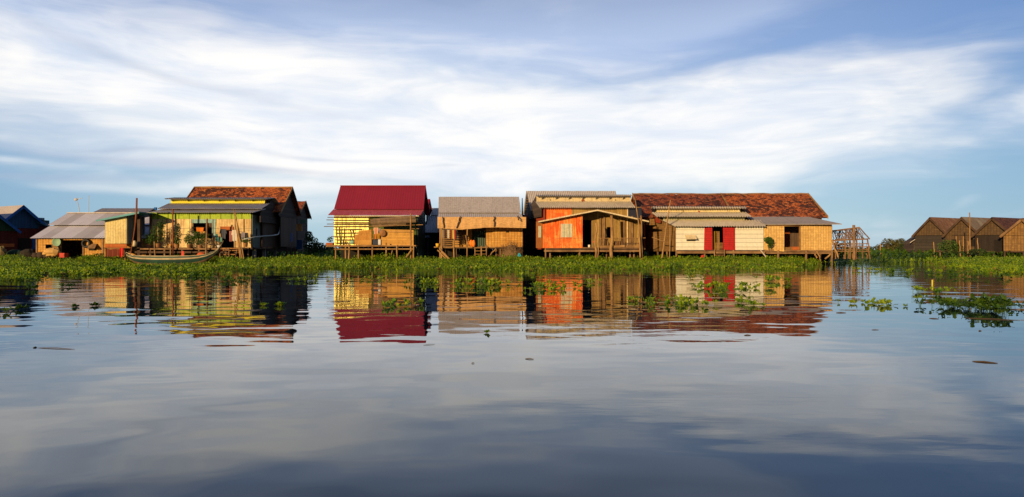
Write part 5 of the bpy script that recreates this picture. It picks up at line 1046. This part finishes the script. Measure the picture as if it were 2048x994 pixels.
m_ = paint('red_plastic', (.55, .04, .02)); MB().box(wx(362.5, Yb), wx(371, Yb), Yb - .15, Yb + .15, wz(511.5, Yb), wz(510.7, Yb)).build('seat', m_, ch)
MB().slab([P(362.5, 510.5, Yb + .13), P(368, 510.5, Yb + .13), P(367.5, 502, Yb + .2), P(363, 502, Yb + .2)], Vector((0, .02, 0))).build('backrest', m_, ch)
for px in (362.7, 370.3):
    for dy in (-.14, .12): MB().tube([P(px, 511, Yb + dy), P(px + (px > 366) * .8, 519, Yb + dy)], .018, 5).build('leg', m_, ch)
single('orange_tarp', MB().blob(P(402, 510, Yb + .1), (.26, .2, .2), 11, 7, .3, 6), paint('coral_tarp', (.55, .11, .03), .9), 'crumpled orange tarp at the right end of the green boat', 'tarp', tuple(P(402, 510, Yb)))
R = thing('small_boat', 'small dark boat end with a red tip behind the prow of the green boat', 'boat', tuple(P(432, 510, 49.3)))
f = MB(); f.slab([P(418, 512, 49.3), P(433, 507, 49.3), P(437, 500, 49.3), P(430, 501, 49.3), P(418, 505, 49.3)], Vector((0, .5, 0))); f.build('hull', mat('blue_grey_hull', (.05, .08, .09), None, dirt=.3), R)
MB().slab([P(431, 505, 49.27), P(437, 502.5, 49.27), P(438, 498.5, 49.27), P(431, 500, 49.27)], Vector((0, .56, 0))).build('bow', mat('dark_red_bow', (.30, .03, .03), None, dirt=.2), R)

# ================================================================== DECK OF THE GREEN BANDED HOUSE
def shrub(px, py, Y, r, n, s, label, m=M_LEAF, pot=True, name='potted_plant', cat='plant', extra=(), group=None, seed=0):
    base = P(px, py, Y); t = thing(name, label, cat, tuple(base), group)
    mb = MB(); mb.leaves(base + Vector((0, 0, r[2] + (.3 if pot else 0))), r, n, s, seed)
    for dx, dz, q, n2 in extra: mb.leaves(base + Vector((dx, 0, dz)), (r[0] * q, r[1] * q, r[2] * q), n2, s, seed + 7)
    mb.build('foliage', m, t)
    f = MB(); g = random.Random(seed)
    for k in range(5): f.tube(crook(base + Vector((0, 0, .1)), base + Vector((g.uniform(-.7, .7) * r[0], g.uniform(-.4, .4) * r[1], r[2] * g.uniform(1.0, 1.9))), 3, .03, seed + k), .015, 5, .006)
    f.build('stem', M_TRUNK, t)
    if pot: MB().lathe([(0, 0), (.13, 0), (.18, .3), (.15, .3), (0, .24)], base, 12).build('pot', mat('clay_pot_brown', (.34, .17, .07), None, dirt=.3), t)
    return t
GP = 'potted plants on the deck of the yellow green house'
shrub(316, 495, 51.0, (.55, .4, .75), 480, .07, 'tall thin leaved bush at the left end of the yellow green house deck', seed=1, extra=((.25, 1.75, .55, 160), (-.35, .6, .7, 160)), group=GP)
shrub(296, 496, 51.1, (.42, .35, .38), 260, .065, 'low leafy plant beside the dark gap at the deck end', seed=2, group=GP)
shrub(353, 495, 51.0, (.36, .3, .62), 330, .06, 'dark conical bush just right of the tall rusty pole', M_LEAFD, seed=3, extra=((.12, 1.5, .5, 120),), group=GP)
shrub(354, 497, 50.8, (.32, .3, .24), 220, .06, 'round light green plant below the dark conical bush', seed=4, group=GP)
shrub(378, 497, 50.9, (.38, .3, .36), 300, .06, 'bushy plant left of the window, first of the wide pair', seed=5, group=GP)
shrub(400, 498, 50.8, (.72, .4, .48), 700, .06, 'widest bushy plant below the dark window', seed=6, extra=((-.3, 1.1, .5, 120), (.35, 1.0, .5, 120)), group=GP)
shrub(491, 494, 51.4, (.36, .25, .24), 220, .06, 'small plant at the right end of the deck beside the grey side wall', seed=7, group=GP)
single('rusty_pole', MB().tube([P(345.5, 512, 50.2), P(345.5, 460, 50.2), P(345.5, 418, 50.2)], .06, 8, .055), M_RUST, 'straight rusty pole in front of the left half of the yellow green house', 'pole', tuple(P(345, 512, 50.2)))
single('timber_pole', MB().tube(crook(P(412, 512, 50.2), P(414.5, 437, 50.2), 5, .02, 3), .07, 8, .06), M_WOOD, 'brown timber pole standing before the dark window', 'pole', tuple(P(413, 512, 50.2)))
for k, (a, b, lb) in enumerate((((310, 518), (308.5, 483), 'thin pale stake behind the left half of the boat'), ((341, 510), (342, 467), 'thin pale stake with an ochre float behind the boat'))):
    single('bamboo_stake', MB().tube(crook(P(a[0], a[1], 49), P(b[0], b[1], 49), 4, .02, k), .035, 6), M_BAMB, lb, 'pole', tuple(P(a[0], a[1], 49)))
single('ochre_float', MB().lathe([(0, 0), (.09, .02), (.1, .16), (.05, .2), (0, .2)], P(341, 493.5, 48.9), 10), paint('ochre_plastic', (.62, .28, .05)), 'ochre can hung on the thin stake behind the boat', 'can', tuple(P(341, 493, 48.9)), smooth=True)
g = random.Random(2)
Rb = thing('bamboo_bundle', 'leaning bundle of split bamboo poles in front of the drying laundry', 'bundle', tuple(P(483, 518, 50)))
for k in range(7):
    MB().tube(crook(P(480 + k * 1.3, 519, 50 + .05 * (k % 3)), P(g.uniform(466, 474), g.uniform(415, 440), 50.4), 5, .04, k), .04, 6, .02).build('bamboo_pole', M_BAMB, Rb)
ladder('leaning wooden ladder left of the bamboo bundle', 452, 458, 496, 517, 50.0, .5, 3, M_WOOD)
R = thing('deck_steps', 'wide plank steps leading down from the deck of the yellow green house', 'steps', tuple(P(462, 512, 50.2)))
for k, (py, l, r, Yk) in enumerate(((496.5, 446, 478, 50.35), (500.5, 447, 476, 50.2), (508.5, 443, 472, 49.9))): MB().box(wx(l, Yk), wx(r, Yk), Yk - .12, Yk + .12, wz(py + 1.2, Yk), wz(py - .6, Yk)).build('tread', mat('orange_plank', (.42, .21, .07), (.28, .13, .05), dirt=.3), R)
for px in (449, 475): MB().tube([P(px, 497, 50.35), P(px - 4, 514, 49.9)], .045, 6).build('stringer', M_WOOD, R)
GL = 'laundry on the deck of the yellow green house'
shirt('hanging_shirt', 446, 458.5, 11, 19, 51.2, cloth('slate', (.10, .11, .15)), 'dark slate shirt hanging in front of the orange lintel', 'shirt', GL)
shirt('hanging_shirt', 469, 460, 9.5, 22, 51.15, cloth('white', (.85, .78, .70)), 'long white shirt hanging left of the bamboo bundle', 'shirt', GL)
shirt('hanging_shirt', 461, 462, 5, 21, 51.25, cloth('dusty_pink', (.55, .22, .20)), 'dusty pink shirt hanging beside the long white one', 'shirt', GL, False)
shirt('hanging_cloth', 486, 464, 7, 14, 51.3, cloth('lavender', (.36, .32, .38)), 'faded lavender cloth hanging right of the bamboo bundle', 'cloth', GL, False)
shirt('hanging_cloth', 400, 454.5, 15, 9, 51.4, cloth('orange', (.88, .26, .03)), 'bright orange cloth hanging in the dark window', 'cloth', GL, False, 2)
shirt('hanging_cloth', 405, 463, 11, 8, 51.38, cloth('peach', (.80, .46, .16)), 'peach cloth hanging below the bright orange one', 'cloth', GL, False, 3)
shirt('white_towel', 385.5, 466.5, 9, 6, 51.3, cloth('white', (1, 1, 1)), 'small white towel at the lower left of the dark window', 'towel', GL, False, 4)
shirt('hanging_cloth', 440, 475, 8, 9, 51.1, cloth('aqua', (.20, .45, .36)), 'aqua cloth hanging low beside the dark doorway', 'cloth', GL, False, 5)
shirt('hanging_cloth', 433, 468, 5, 14, 51.3, cloth('teal', (.05, .24, .27)), 'teal cloth hanging just right of the pale blue surround', 'cloth', GL, False, 6)
single('clothes_line', MB().tube([P(300, 466, 51.2), P(345, 458, 50.4), P(413, 454.5, 50.5), P(446, 458.5, 51.2), P(503, 457.5, 51.6)], .012, 5), M_WOODD, 'thin clothes line running across the front of the yellow green house', 'rope', tuple(P(345, 458, 50.4)))
single('clothes_line', MB().tube([P(300, 472, 51.2), P(345, 470, 50.4), P(413, 467, 50.5), P(440, 474.5, 51.1)], .012, 5), M_WOODD, 'lower clothes line carrying the peach and aqua cloths', 'rope', tuple(P(345, 470, 50.4)))
single('white_bucket', MB().lathe([(0, 0), (.12, 0), (.15, .16), (.13, .16), (0, .03)], P(438, 495, 51), 12), paint('white_plastic', (.7, .7, .68)), 'low white bucket on the deck edge right of the boat prow', 'bucket', tuple(P(438, 495, 51)), smooth=True)

# ================================================================== FLOATING PLANTS
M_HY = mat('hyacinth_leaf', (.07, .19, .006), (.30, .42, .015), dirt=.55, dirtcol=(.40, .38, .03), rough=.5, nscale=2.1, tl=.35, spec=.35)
M_HYD = mat('hyacinth_leaf_dark', (.03, .085, .008), (.08, .15, .012), dirt=0, rough=.55, nscale=3.1, tl=.3, spec=.3)  # deeper green leaf colour for some tufts and patches
def rosettes(cx, cy, hs, sz, name, m, nl=(5, 8), z0=0.0, origin=(0, 0, 0), st=1.0):
    V, Fq, sizes = [], [], []; nv = 0
    n = len(cx); nl_ = RNG.integers(nl[0], nl[1], n); idx = np.repeat(np.arange(n), nl_); k = len(idx)
    ang = RNG.uniform(0, 2 * np.pi, k); h = hs[idx] * RNG.uniform(.45, 1.05, k); out_ = h * RNG.uniform(.15, .6, k); s = sz[idx] * RNG.uniform(.7, 1.25, k)
    bx, by = cx[idx] - origin[0], cy[idx] - origin[1]
    tx, ty, tz = bx + np.cos(ang) * out_, by + np.sin(ang) * out_, h + z0 - origin[2]
    tilt = RNG.uniform(.1, 1.25, k)                                       # 0 flat .. upright
    d = np.stack([np.cos(ang) * np.cos(tilt), np.sin(ang) * np.cos(tilt), np.sin(tilt)], 1); w = np.stack([-np.sin(ang), np.cos(ang), np.zeros(k)], 1)
    nn = np.cross(w, d); T = np.stack([tx, ty, tz], 1); s_ = s[:, None]
    cup = nn * s_ * .22
    ring_ = [T, T + d * s_ * .45 + w * s_ * .62 + cup, T + d * s_ * 1.35 + w * s_ * .5 + cup, T + d * s_ * 1.75, T + d * s_ * 1.35 - w * s_ * .5 + cup, T + d * s_ * .45 - w * s_ * .62 + cup]
    L = np.stack(ring_, 1)                                                # k,6,3
    wst = w * (s_ * .10 * st); B0 = np.stack([bx, by, np.full(k, z0 - origin[2] - .03)], 1)
    S = np.stack([B0 - wst, B0 + wst, T + wst * .7, T - wst * .7], 1)
    verts = np.concatenate([L.reshape(-1, 3), S.reshape(-1, 3)]); nL = k * 6
    base = np.arange(k)[:, None] * 6
    f1 = base + np.array([0, 1, 2, 3]); f2 = base + np.array([0, 3, 4, 5]); f3 = nL + np.arange(k)[:, None] * 4 + np.array([0, 1, 2, 3])
    faces = np.concatenate([f1, f2, f3]).astype(np.int32)
    me = bpy.data.meshes.new(name); me.vertices.add(len(verts)); me.vertices.foreach_set('co', verts.astype(np.float32).ravel())
    me.loops.add(faces.size); me.loops.foreach_set('vertex_index', faces.ravel()); me.polygons.add(len(faces)); me.polygons.foreach_set('loop_start', np.arange(0, faces.size, 4, dtype=np.int32))
    me.uv_layers.new(name='UVMap'); me.update(); me.validate(); me.materials.append(m)
    o = bpy.data.objects.new(name, me); COL.objects.link(o); o.location = origin; return o
edge_px = np.array([-900, 0, 150, 250, 262, 330, 425, 500, 560, 600, 660, 700, 840, 960, 1060, 1150, 1300, 1350, 1400, 1440, 1480, 1560, 1600, 1660, 1740, 1840, 1880, 1950, 2048, 2900])
edge_py = np.array([566, 562, 557, 553, 553, 550, 553, 547, 545, 542, 540, 546, 548, 553, 556, 548, 546, 552, 560, 552, 545, 543, 538, 526, 521, 524, 530, 545, 550, 555])
def bed(n, y0, y1, xr, hfun, m, name, label, seed, keep=None, far=False):
    g = np.random.default_rng(seed); 
    Yv = g.uniform(y0, y1, n); X = g.uniform(-1, 1, n) * (Yv * xr)
    px = 1024 + X / Yv * F; py = 500 + EYE * F / Yv
    e = np.interp(px, edge_px, edge_py) - 2.0
    # clumpy noise
    def cl(x, y, s, ph): return np.sin(x * s + ph) * np.sin(y * s * 1.3 + ph * 2) + .6 * np.sin(x * s * 2.3 + y * s * 1.7 + ph)
    cn = cl(X, Yv, .9, 1) * .5 + cl(X, Yv, 2.3, 4) * .4
    d = (e - py)                                  # px inside the edge
    cn2 = cl(X, Yv, .37, 2); prob = np.clip((d + 2 + cn * 5 + cn2 * 3) / 10, 0, 1) * np.clip(.8 + cn * .5, .2, 1)
    prob *= np.where((px > 425) & (px < 1660), np.clip((541 - py) / 16 + .12 + cn * .35, .04, 1), 1)
    # boat basin
    prob *= np.where((px > 248) & (px < 440) & (Yv > 44.6) & (Yv < 49.2), 0, 1)
    prob *= np.where((px > 250) & (px < 430) & (Yv > 40.5) & (Yv < 46), np.where(px < 345, .12, .4), 1)
    if keep is not None: prob *= keep(px, X, Yv)
    ok = g.uniform(0, 1, n) < prob
    X, Yv, cn, d = X[ok], Yv[ok], cn[ok], d[ok]
    hs = hfun(X, Yv) * np.clip(1 + cn * .38 + cn2[ok] * .3, .35, 1.9) * np.clip(.5 + d * .06, .4, 1) * g.uniform(.75, 1.2, len(X)); sz = g.uniform(.036, .074, len(X)) * (1.25 if far else 1)
    o = rosettes(X, Yv, hs, sz, name, m); o['label'] = label; o['category'] = 'plants'; o['kind'] = 'stuff'; return o
h_ = lambda X, Y: np.interp(Y, [22, 30, 38, 46, 50, 60], [.10, .12, .15, .24, .42, .50]) * np.where(X / Y * F + 1024 > 1740, .75, 1)
bed(84000, 23, 52.5, 1.0, h_, M_HY, 'water_hyacinth_bed', 'broad bed of bright green water hyacinth between open water and the stilt houses', 5)
bed(12000, 50, 66, .9, h_, M_HY, 'water_hyacinth_bed', 'green floating plants reaching back around and behind the stilt houses', 6, lambda px, X, Y: np.where((px > 70) & (px < 600) & (Y > 53) | (px > 665) & (px < 1740) & (Y > 53), .15, 1.), True)
M_HYB = mat('hyacinth_leaf_dead', (.26, .20, .05), (.13, .09, .03), dirt=0, rough=.8, nscale=3, tl=.2)
bed(6000, 25, 52, 1.0, lambda X, Y: h_(X, Y) * .75, M_HYB, 'withered_plants', 'brown and straw coloured withered leaves scattered through the hyacinth bed', 15)
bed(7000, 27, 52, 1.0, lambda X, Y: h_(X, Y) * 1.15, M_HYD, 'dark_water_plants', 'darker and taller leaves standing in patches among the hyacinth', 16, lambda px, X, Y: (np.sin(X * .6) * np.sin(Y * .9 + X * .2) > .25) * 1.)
def clump(px, py, wpx, n, h, sz, label, m=M_HY, dy=.5, group='loose floating plants'):
    Yc = EYE * F / (py - 500); g = np.random.default_rng(int(px * 7 + py)); X0 = wx(px, Yc); hw = wpx / F * Yc / 2
    X = X0 + np.clip(g.normal(0, .5, n), -1, 1) * hw; Yv = Yc + g.uniform(-1, 1, n) * dy
    if n > 20: ok_ = g.random(n) < .72; X, Yv = X[ok_], Yv[ok_]; n = len(X)
    if n <= 9: h *= .55; X = X0 + (X - X0) * .35; Yv = Yc + (Yv - Yc) * .1
    o = rosettes(X, Yv, h * .52 * g.uniform(.4, 1.15, n), sz * .78 * g.uniform(.7, 1.25, n), 'floating_plant' if n <= 9 else 'floating_plant_patch', m, (4, 9), 0, (X0, Yc, 0), st=.45); tag(o, label, 'plant', group)
    if n > 9: o['kind'] = 'stuff'
clump(529, 611, 26, 7, .10, .04, 'yellow green floating sprig, left of the pair before the dark plank reflection')
clump(562, 612, 34, 9, .14, .045, 'upright yellow green sprig, right of the pair before the dark plank reflection')
clump(796, 612, 84, 34, .13, .05, 'long low clump crossing the reflection of the yellow wall')
clump(1345, 606, 150, 70, .14, .055, 'widest loose clump, below the reflection of the leaning bamboo pole', dy=.9)
clump(1498, 609, 40, 16, .12, .05, 'small clump below the red panels reflection, right of the widest clump')
clump(974, 666, 10, 2, .09, .03, 'single tiny upright sprig below the grey roof reflection', dy=.05)
clump(1745, 609, 90, 20, .10, .05, 'thin broken string of leaves in the blue water right of the house reflections')
clump(1432, 578, 90, 50, .22, .07, 'tall loose tuft in front of the red panels reflection', dy=1.5)
clump(1500, 575, 60, 16, .16, .06, 'small tuft between the red panels reflection and the woven reflection', dy=1)
clump(1548, 562, 50, 16, .2, .07, 'small tuft in front of the woven wall reflection', dy=1.2)
clump(1100, 575, 120, 40, .16, .06, 'scattered tufts in front of the orange reflection', dy=1.8)
clump(975, 570, 130, 70, .22, .07, 'dense arching tuft below the mat awning house', dy=1.8)
clump(860, 565, 90, 26, .2, .07, 'loose tuft left of the dense arching one', dy=1.8)
clump(1175, 565, 60, 12, .16, .06, 'little tuft in front of the dark porch reflection', dy=1)
clump(620, 560, 80, 14, .15, .06, 'sparse tufts in the bright water gap beside the crimson house', dy=1.5)
clump(740, 560, 90, 20, .15, .06, 'sparse tufts in front of the yellow wall reflection', dy=1.5)
clump(1855, 586, 50, 26, .26, .055, 'bright leafy tuft at the left of the right hand patches', dy=.8)
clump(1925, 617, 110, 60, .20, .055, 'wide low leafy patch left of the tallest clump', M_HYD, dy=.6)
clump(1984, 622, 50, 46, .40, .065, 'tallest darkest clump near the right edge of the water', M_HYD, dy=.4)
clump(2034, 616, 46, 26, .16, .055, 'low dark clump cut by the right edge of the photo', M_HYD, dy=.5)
clump(1800, 543, 110, 30, .22, .09, 'low tuft in the pale water left of the gabled house reflections', dy=2.5)
clump(1900, 552, 160, 60, .25, .08, 'ragged plants in front of the gabled house reflections', M_HYD, dy=3)
clump(108, 576, 46, 12, .14, .06, 'small dark tuft in the pale water by the left bed', M_HYD, dy=1)
clump(150, 614, 34, 6, .06, .04, 'low floating leaves left of the striped roof reflection', M_HYD, dy=.3)
clump(192, 612, 34, 9, .10, .04, 'small dark tuft left of the mast reflection', M_HYD, dy=.3)
clump(24, 622, 44, 12, .10, .045, 'dark tuft at the left edge of the water', M_HYD, dy=.4)
clump(455, 562, 120, 50, .16, .06, 'dark ragged tufts in front of the yellow green reflection', M_HYD, dy=1.5)
# debris
M_STICK = mat('wet_stick', (.10, .075, .05), (.05, .035, .025), dirt=.2)
def stick(px0, px1, py0, py1, r, label, name='floating_stick', cat='stick'):
    Y0, Y1 = EYE * F / (py0 - 500), EYE * F / (py1 - 500); a, b = Vector((wx(px0, Y0), Y0, .004)), Vector((wx(px1, Y1), Y1, .004))
    single(name, MB().tube([a, a.lerp(b, .15), a.lerp(b, .5) + Vector((0, .01, .003)), a.lerp(b, .85), b], [r * .08, r * .26, r * .32, r * .22, r * .08], 7), M_STICK, label, cat, tuple(a), smooth=True)
stick(75, 150, 696, 699, .014, 'long thin stick floating in the open water near the left edge'); stick(66, 74, 696, 695, .022, 'small dark knot floating at the left tip of the long thin stick', 'floating_debris', 'debris')
stick(1944, 1996, 723, 727, .022, 'dark leaf shaped pod floating near the right edge', 'floating_pod', 'pod')
stick(1672, 1692, 626, 626, .03, 'small stick floating below the end of the tile roof reflection'); stick(1488, 1502, 671, 671, .02, 'tiny stick floating below the red tile reflection')
stick(1743, 1758, 660, 660, .012, 'very thin pale stick in the blue water at the right'); stick(1858, 1878, 637, 638, .02, 'dark stick left of the low leafy patch'); stick(1930, 2040, 636, 641, .02, 'long dark stem floating below the tallest clump')
stick(1050, 1068, 718, 719, .014, 'small dark scrap floating in the middle of the open water', 'floating_debris', 'debris'); stick(943, 949, 727, 727, .012, 'tiny brown scrap left of the middle of the open water', 'floating_debris', 'debris')
stick(1957, 1963, 662, 662, .02, 'round dark scrap above the floating pod', 'floating_debris', 'debris'); stick(660, 700, 604, 603, .02, 'thin stem floating at the left edge of the crimson roof reflection')
stick(1690, 1710, 590, 591, .02, 'small dark stick floating in the gap right of the woven reflection'); stick(846, 870, 691, 689, .008, 'thin twig floating below the crimson roof reflection')
single('yellow_stake', MB().tube([(wx(1873, 20), 20.2, -.2), (wx(1873, 20), 20.2, .17)], .022, 6), paint('yellow_reed', (.55, .50, .03)), 'short yellow reed standing in the water at the right', 'reed', (wx(1873, 20), 20.2, 0))

# ================================================================== LAND, TREES
g = random.Random(8); nx, ny = 90, 26; vs, fs = [], []
for j in range(ny + 1):
    Yj = 66 + (j / ny) ** 2.2 * 1400
    for i in range(nx + 1):
        X = (i / nx * 2 - 1) * (Yj * 1.6); z = -.25 if j == 0 else .18 + .10 * math.sin(X * .13 + j) + g.uniform(-.05, .08)
        vs.append((X, Yj + (2.5 * math.sin(X * .21) if j < 3 else 0), z))
for j in range(ny):
    for i in range(nx): a = j * (nx + 1) + i; fs.append((a, a + 1, a + nx + 2, a + nx + 1))
me = bpy.data.meshes.new('marsh_ground'); me.from_pydata(vs, [], fs); me.uv_layers.new(name='UVMap'); me.materials.append(mat('marsh_grass_ground', (.05, .10, .015), (.10, .15, .02), dirt=.2, nscale=.4))
o = bpy.data.objects.new('terrain', me); COL.objects.link(o); o['kind'] = 'structure'; o['label'] = 'low green marsh land behind the houses'
# marsh grass right behind (tall tufts)
gn = np.random.default_rng(3); n = 9000; Yv = gn.uniform(60, 130, n); X = gn.uniform(-1, 1, n) * Yv * .95; 
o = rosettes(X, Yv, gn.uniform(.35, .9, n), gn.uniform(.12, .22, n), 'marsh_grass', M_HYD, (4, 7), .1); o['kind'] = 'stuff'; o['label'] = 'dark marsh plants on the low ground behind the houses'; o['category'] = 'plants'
f = MB()
for k in range(420):
    Yk = g.uniform(260, 520); X = g.uniform(-1.2, 1.2) * Yk; hh = g.uniform(1.2, 3.2) * (1 + .5 * math.sin(X * .03))
    f.leaves((X, Yk, hh * .5), (hh * 1.8, 3, hh * .6), 60, .75, k)
o = f.build('treeline', M_LEAFD); o['kind'] = 'stuff'; o['label'] = 'low far belt of trees along the horizon'; o['category'] = 'trees'
def tree(px, base_py, Y, parts, label, m, name='tree', leaf=.14, seed=1):
    b = P(px, base_py, Y); b.z = max(b.z, 0.05); t = thing(name, label, name, tuple(b)); f = MB(); tr = MB(); g = random.Random(seed)
    for dx, z, rx, rz, n in parts:
        c = Vector((b.x + dx, Y, z)); f.leaves(c, (rx, rx * .8, rz), n, leaf, seed + int(z * 10) + n, .2)
        tr.tube(crook(b, c, 5, .08, n), .10, 6, .03)
    tr.tube(crook(b - Vector((0, 0, .2)), b + Vector((0, 0, 1.4)), 4, .04, 3), .16, 7, .10)
    f.build('crown', m, t); tr.build('trunk', M_TRUNK, t); return t
tree(1776, 507, 88, [(-.9, 1.3, .75, .6, 260), (0, 1.9, .8, .7, 320), (1.0, 1.5, .9, .7, 330), (-.2, .9, 1.1, .5, 300), (1.7, 2.1, .6, .45, 180), (.9, 2.0, .5, .4, 150), (1.9, .9, 1.0, .6, 260)], 'rounded dark green tree standing alone left of the far small hut', M_TREEDRY, seed=4)
GP = 'shrubs on the marsh'
for k, (px, py, Y, r, n, lb) in enumerate(((634, 506, 62, (1.0, .8, .5), 700, 'dark wide shrub in the gap left of the crimson house'), (622, 507, 60, (.7, .6, .8), 500, 'dark shrub at the foot of the far brown tiled house'), (652, 507, 66, (1.0, .8, .4), 450, 'low brown green shrub under the left end of the red roof deck'), (1815, 508, 84, (1.5, .9, .7), 700, 'dark shrub below the far small hut'), (1748, 508, 92, (1.4, .9, .55), 450, 'low shrub beside the lone leaning stake'), (1897, 507, 61, (.95, .6, .62), 560, 'leafy green shrub before the gap of the two leftmost gabled houses'), (1912, 508, 61, (.6, .5, .5), 300, 'small shrub left of the tall bamboo pole'), (1955, 508, 58.5, (.8, .5, .22), 260, 'low shrub below the slanting stake'))):
    shrub(px, py, Y, r, n, .10, lb, M_LEAFD if k not in (2, 5) else M_TREEDRY if k == 2 else M_LEAF, False, 'shrub', 'shrub', (), GP, 40 + k)
t = shrub(618, 485, 63.5, (.35, .5, .55), 320, .10, 'dark straggly foliage hanging from the far brown tiled house wall', M_LEAFD, False, 'climbing_plant', 'plant', (), None, 77)
# dark clutter at the left, below the blue house
for k, (px, py, Y, r, c_, lb) in enumerate(((30, 511, 55, (.7, .4, .35), (.02, .05, .03), 'dark green net heap below the blue house'), (55, 511, 55, (.55, .4, .4), (.03, .025, .02), 'black net heap between the blue house and the woven house'), (2, 508, 54, (.35, .3, .5), (.18, .14, .06), 'dull yellow sack at the far left edge'))):
    single('net_heap' if k < 2 else 'sack', MB().blob(P(px, py - 3, Y), r, 12, 8, .3, k), paint('heap_%s' % 'abc'[k], c_, .95), lb, 'heap' if k < 2 else 'sack', tuple(P(px, py, Y)))
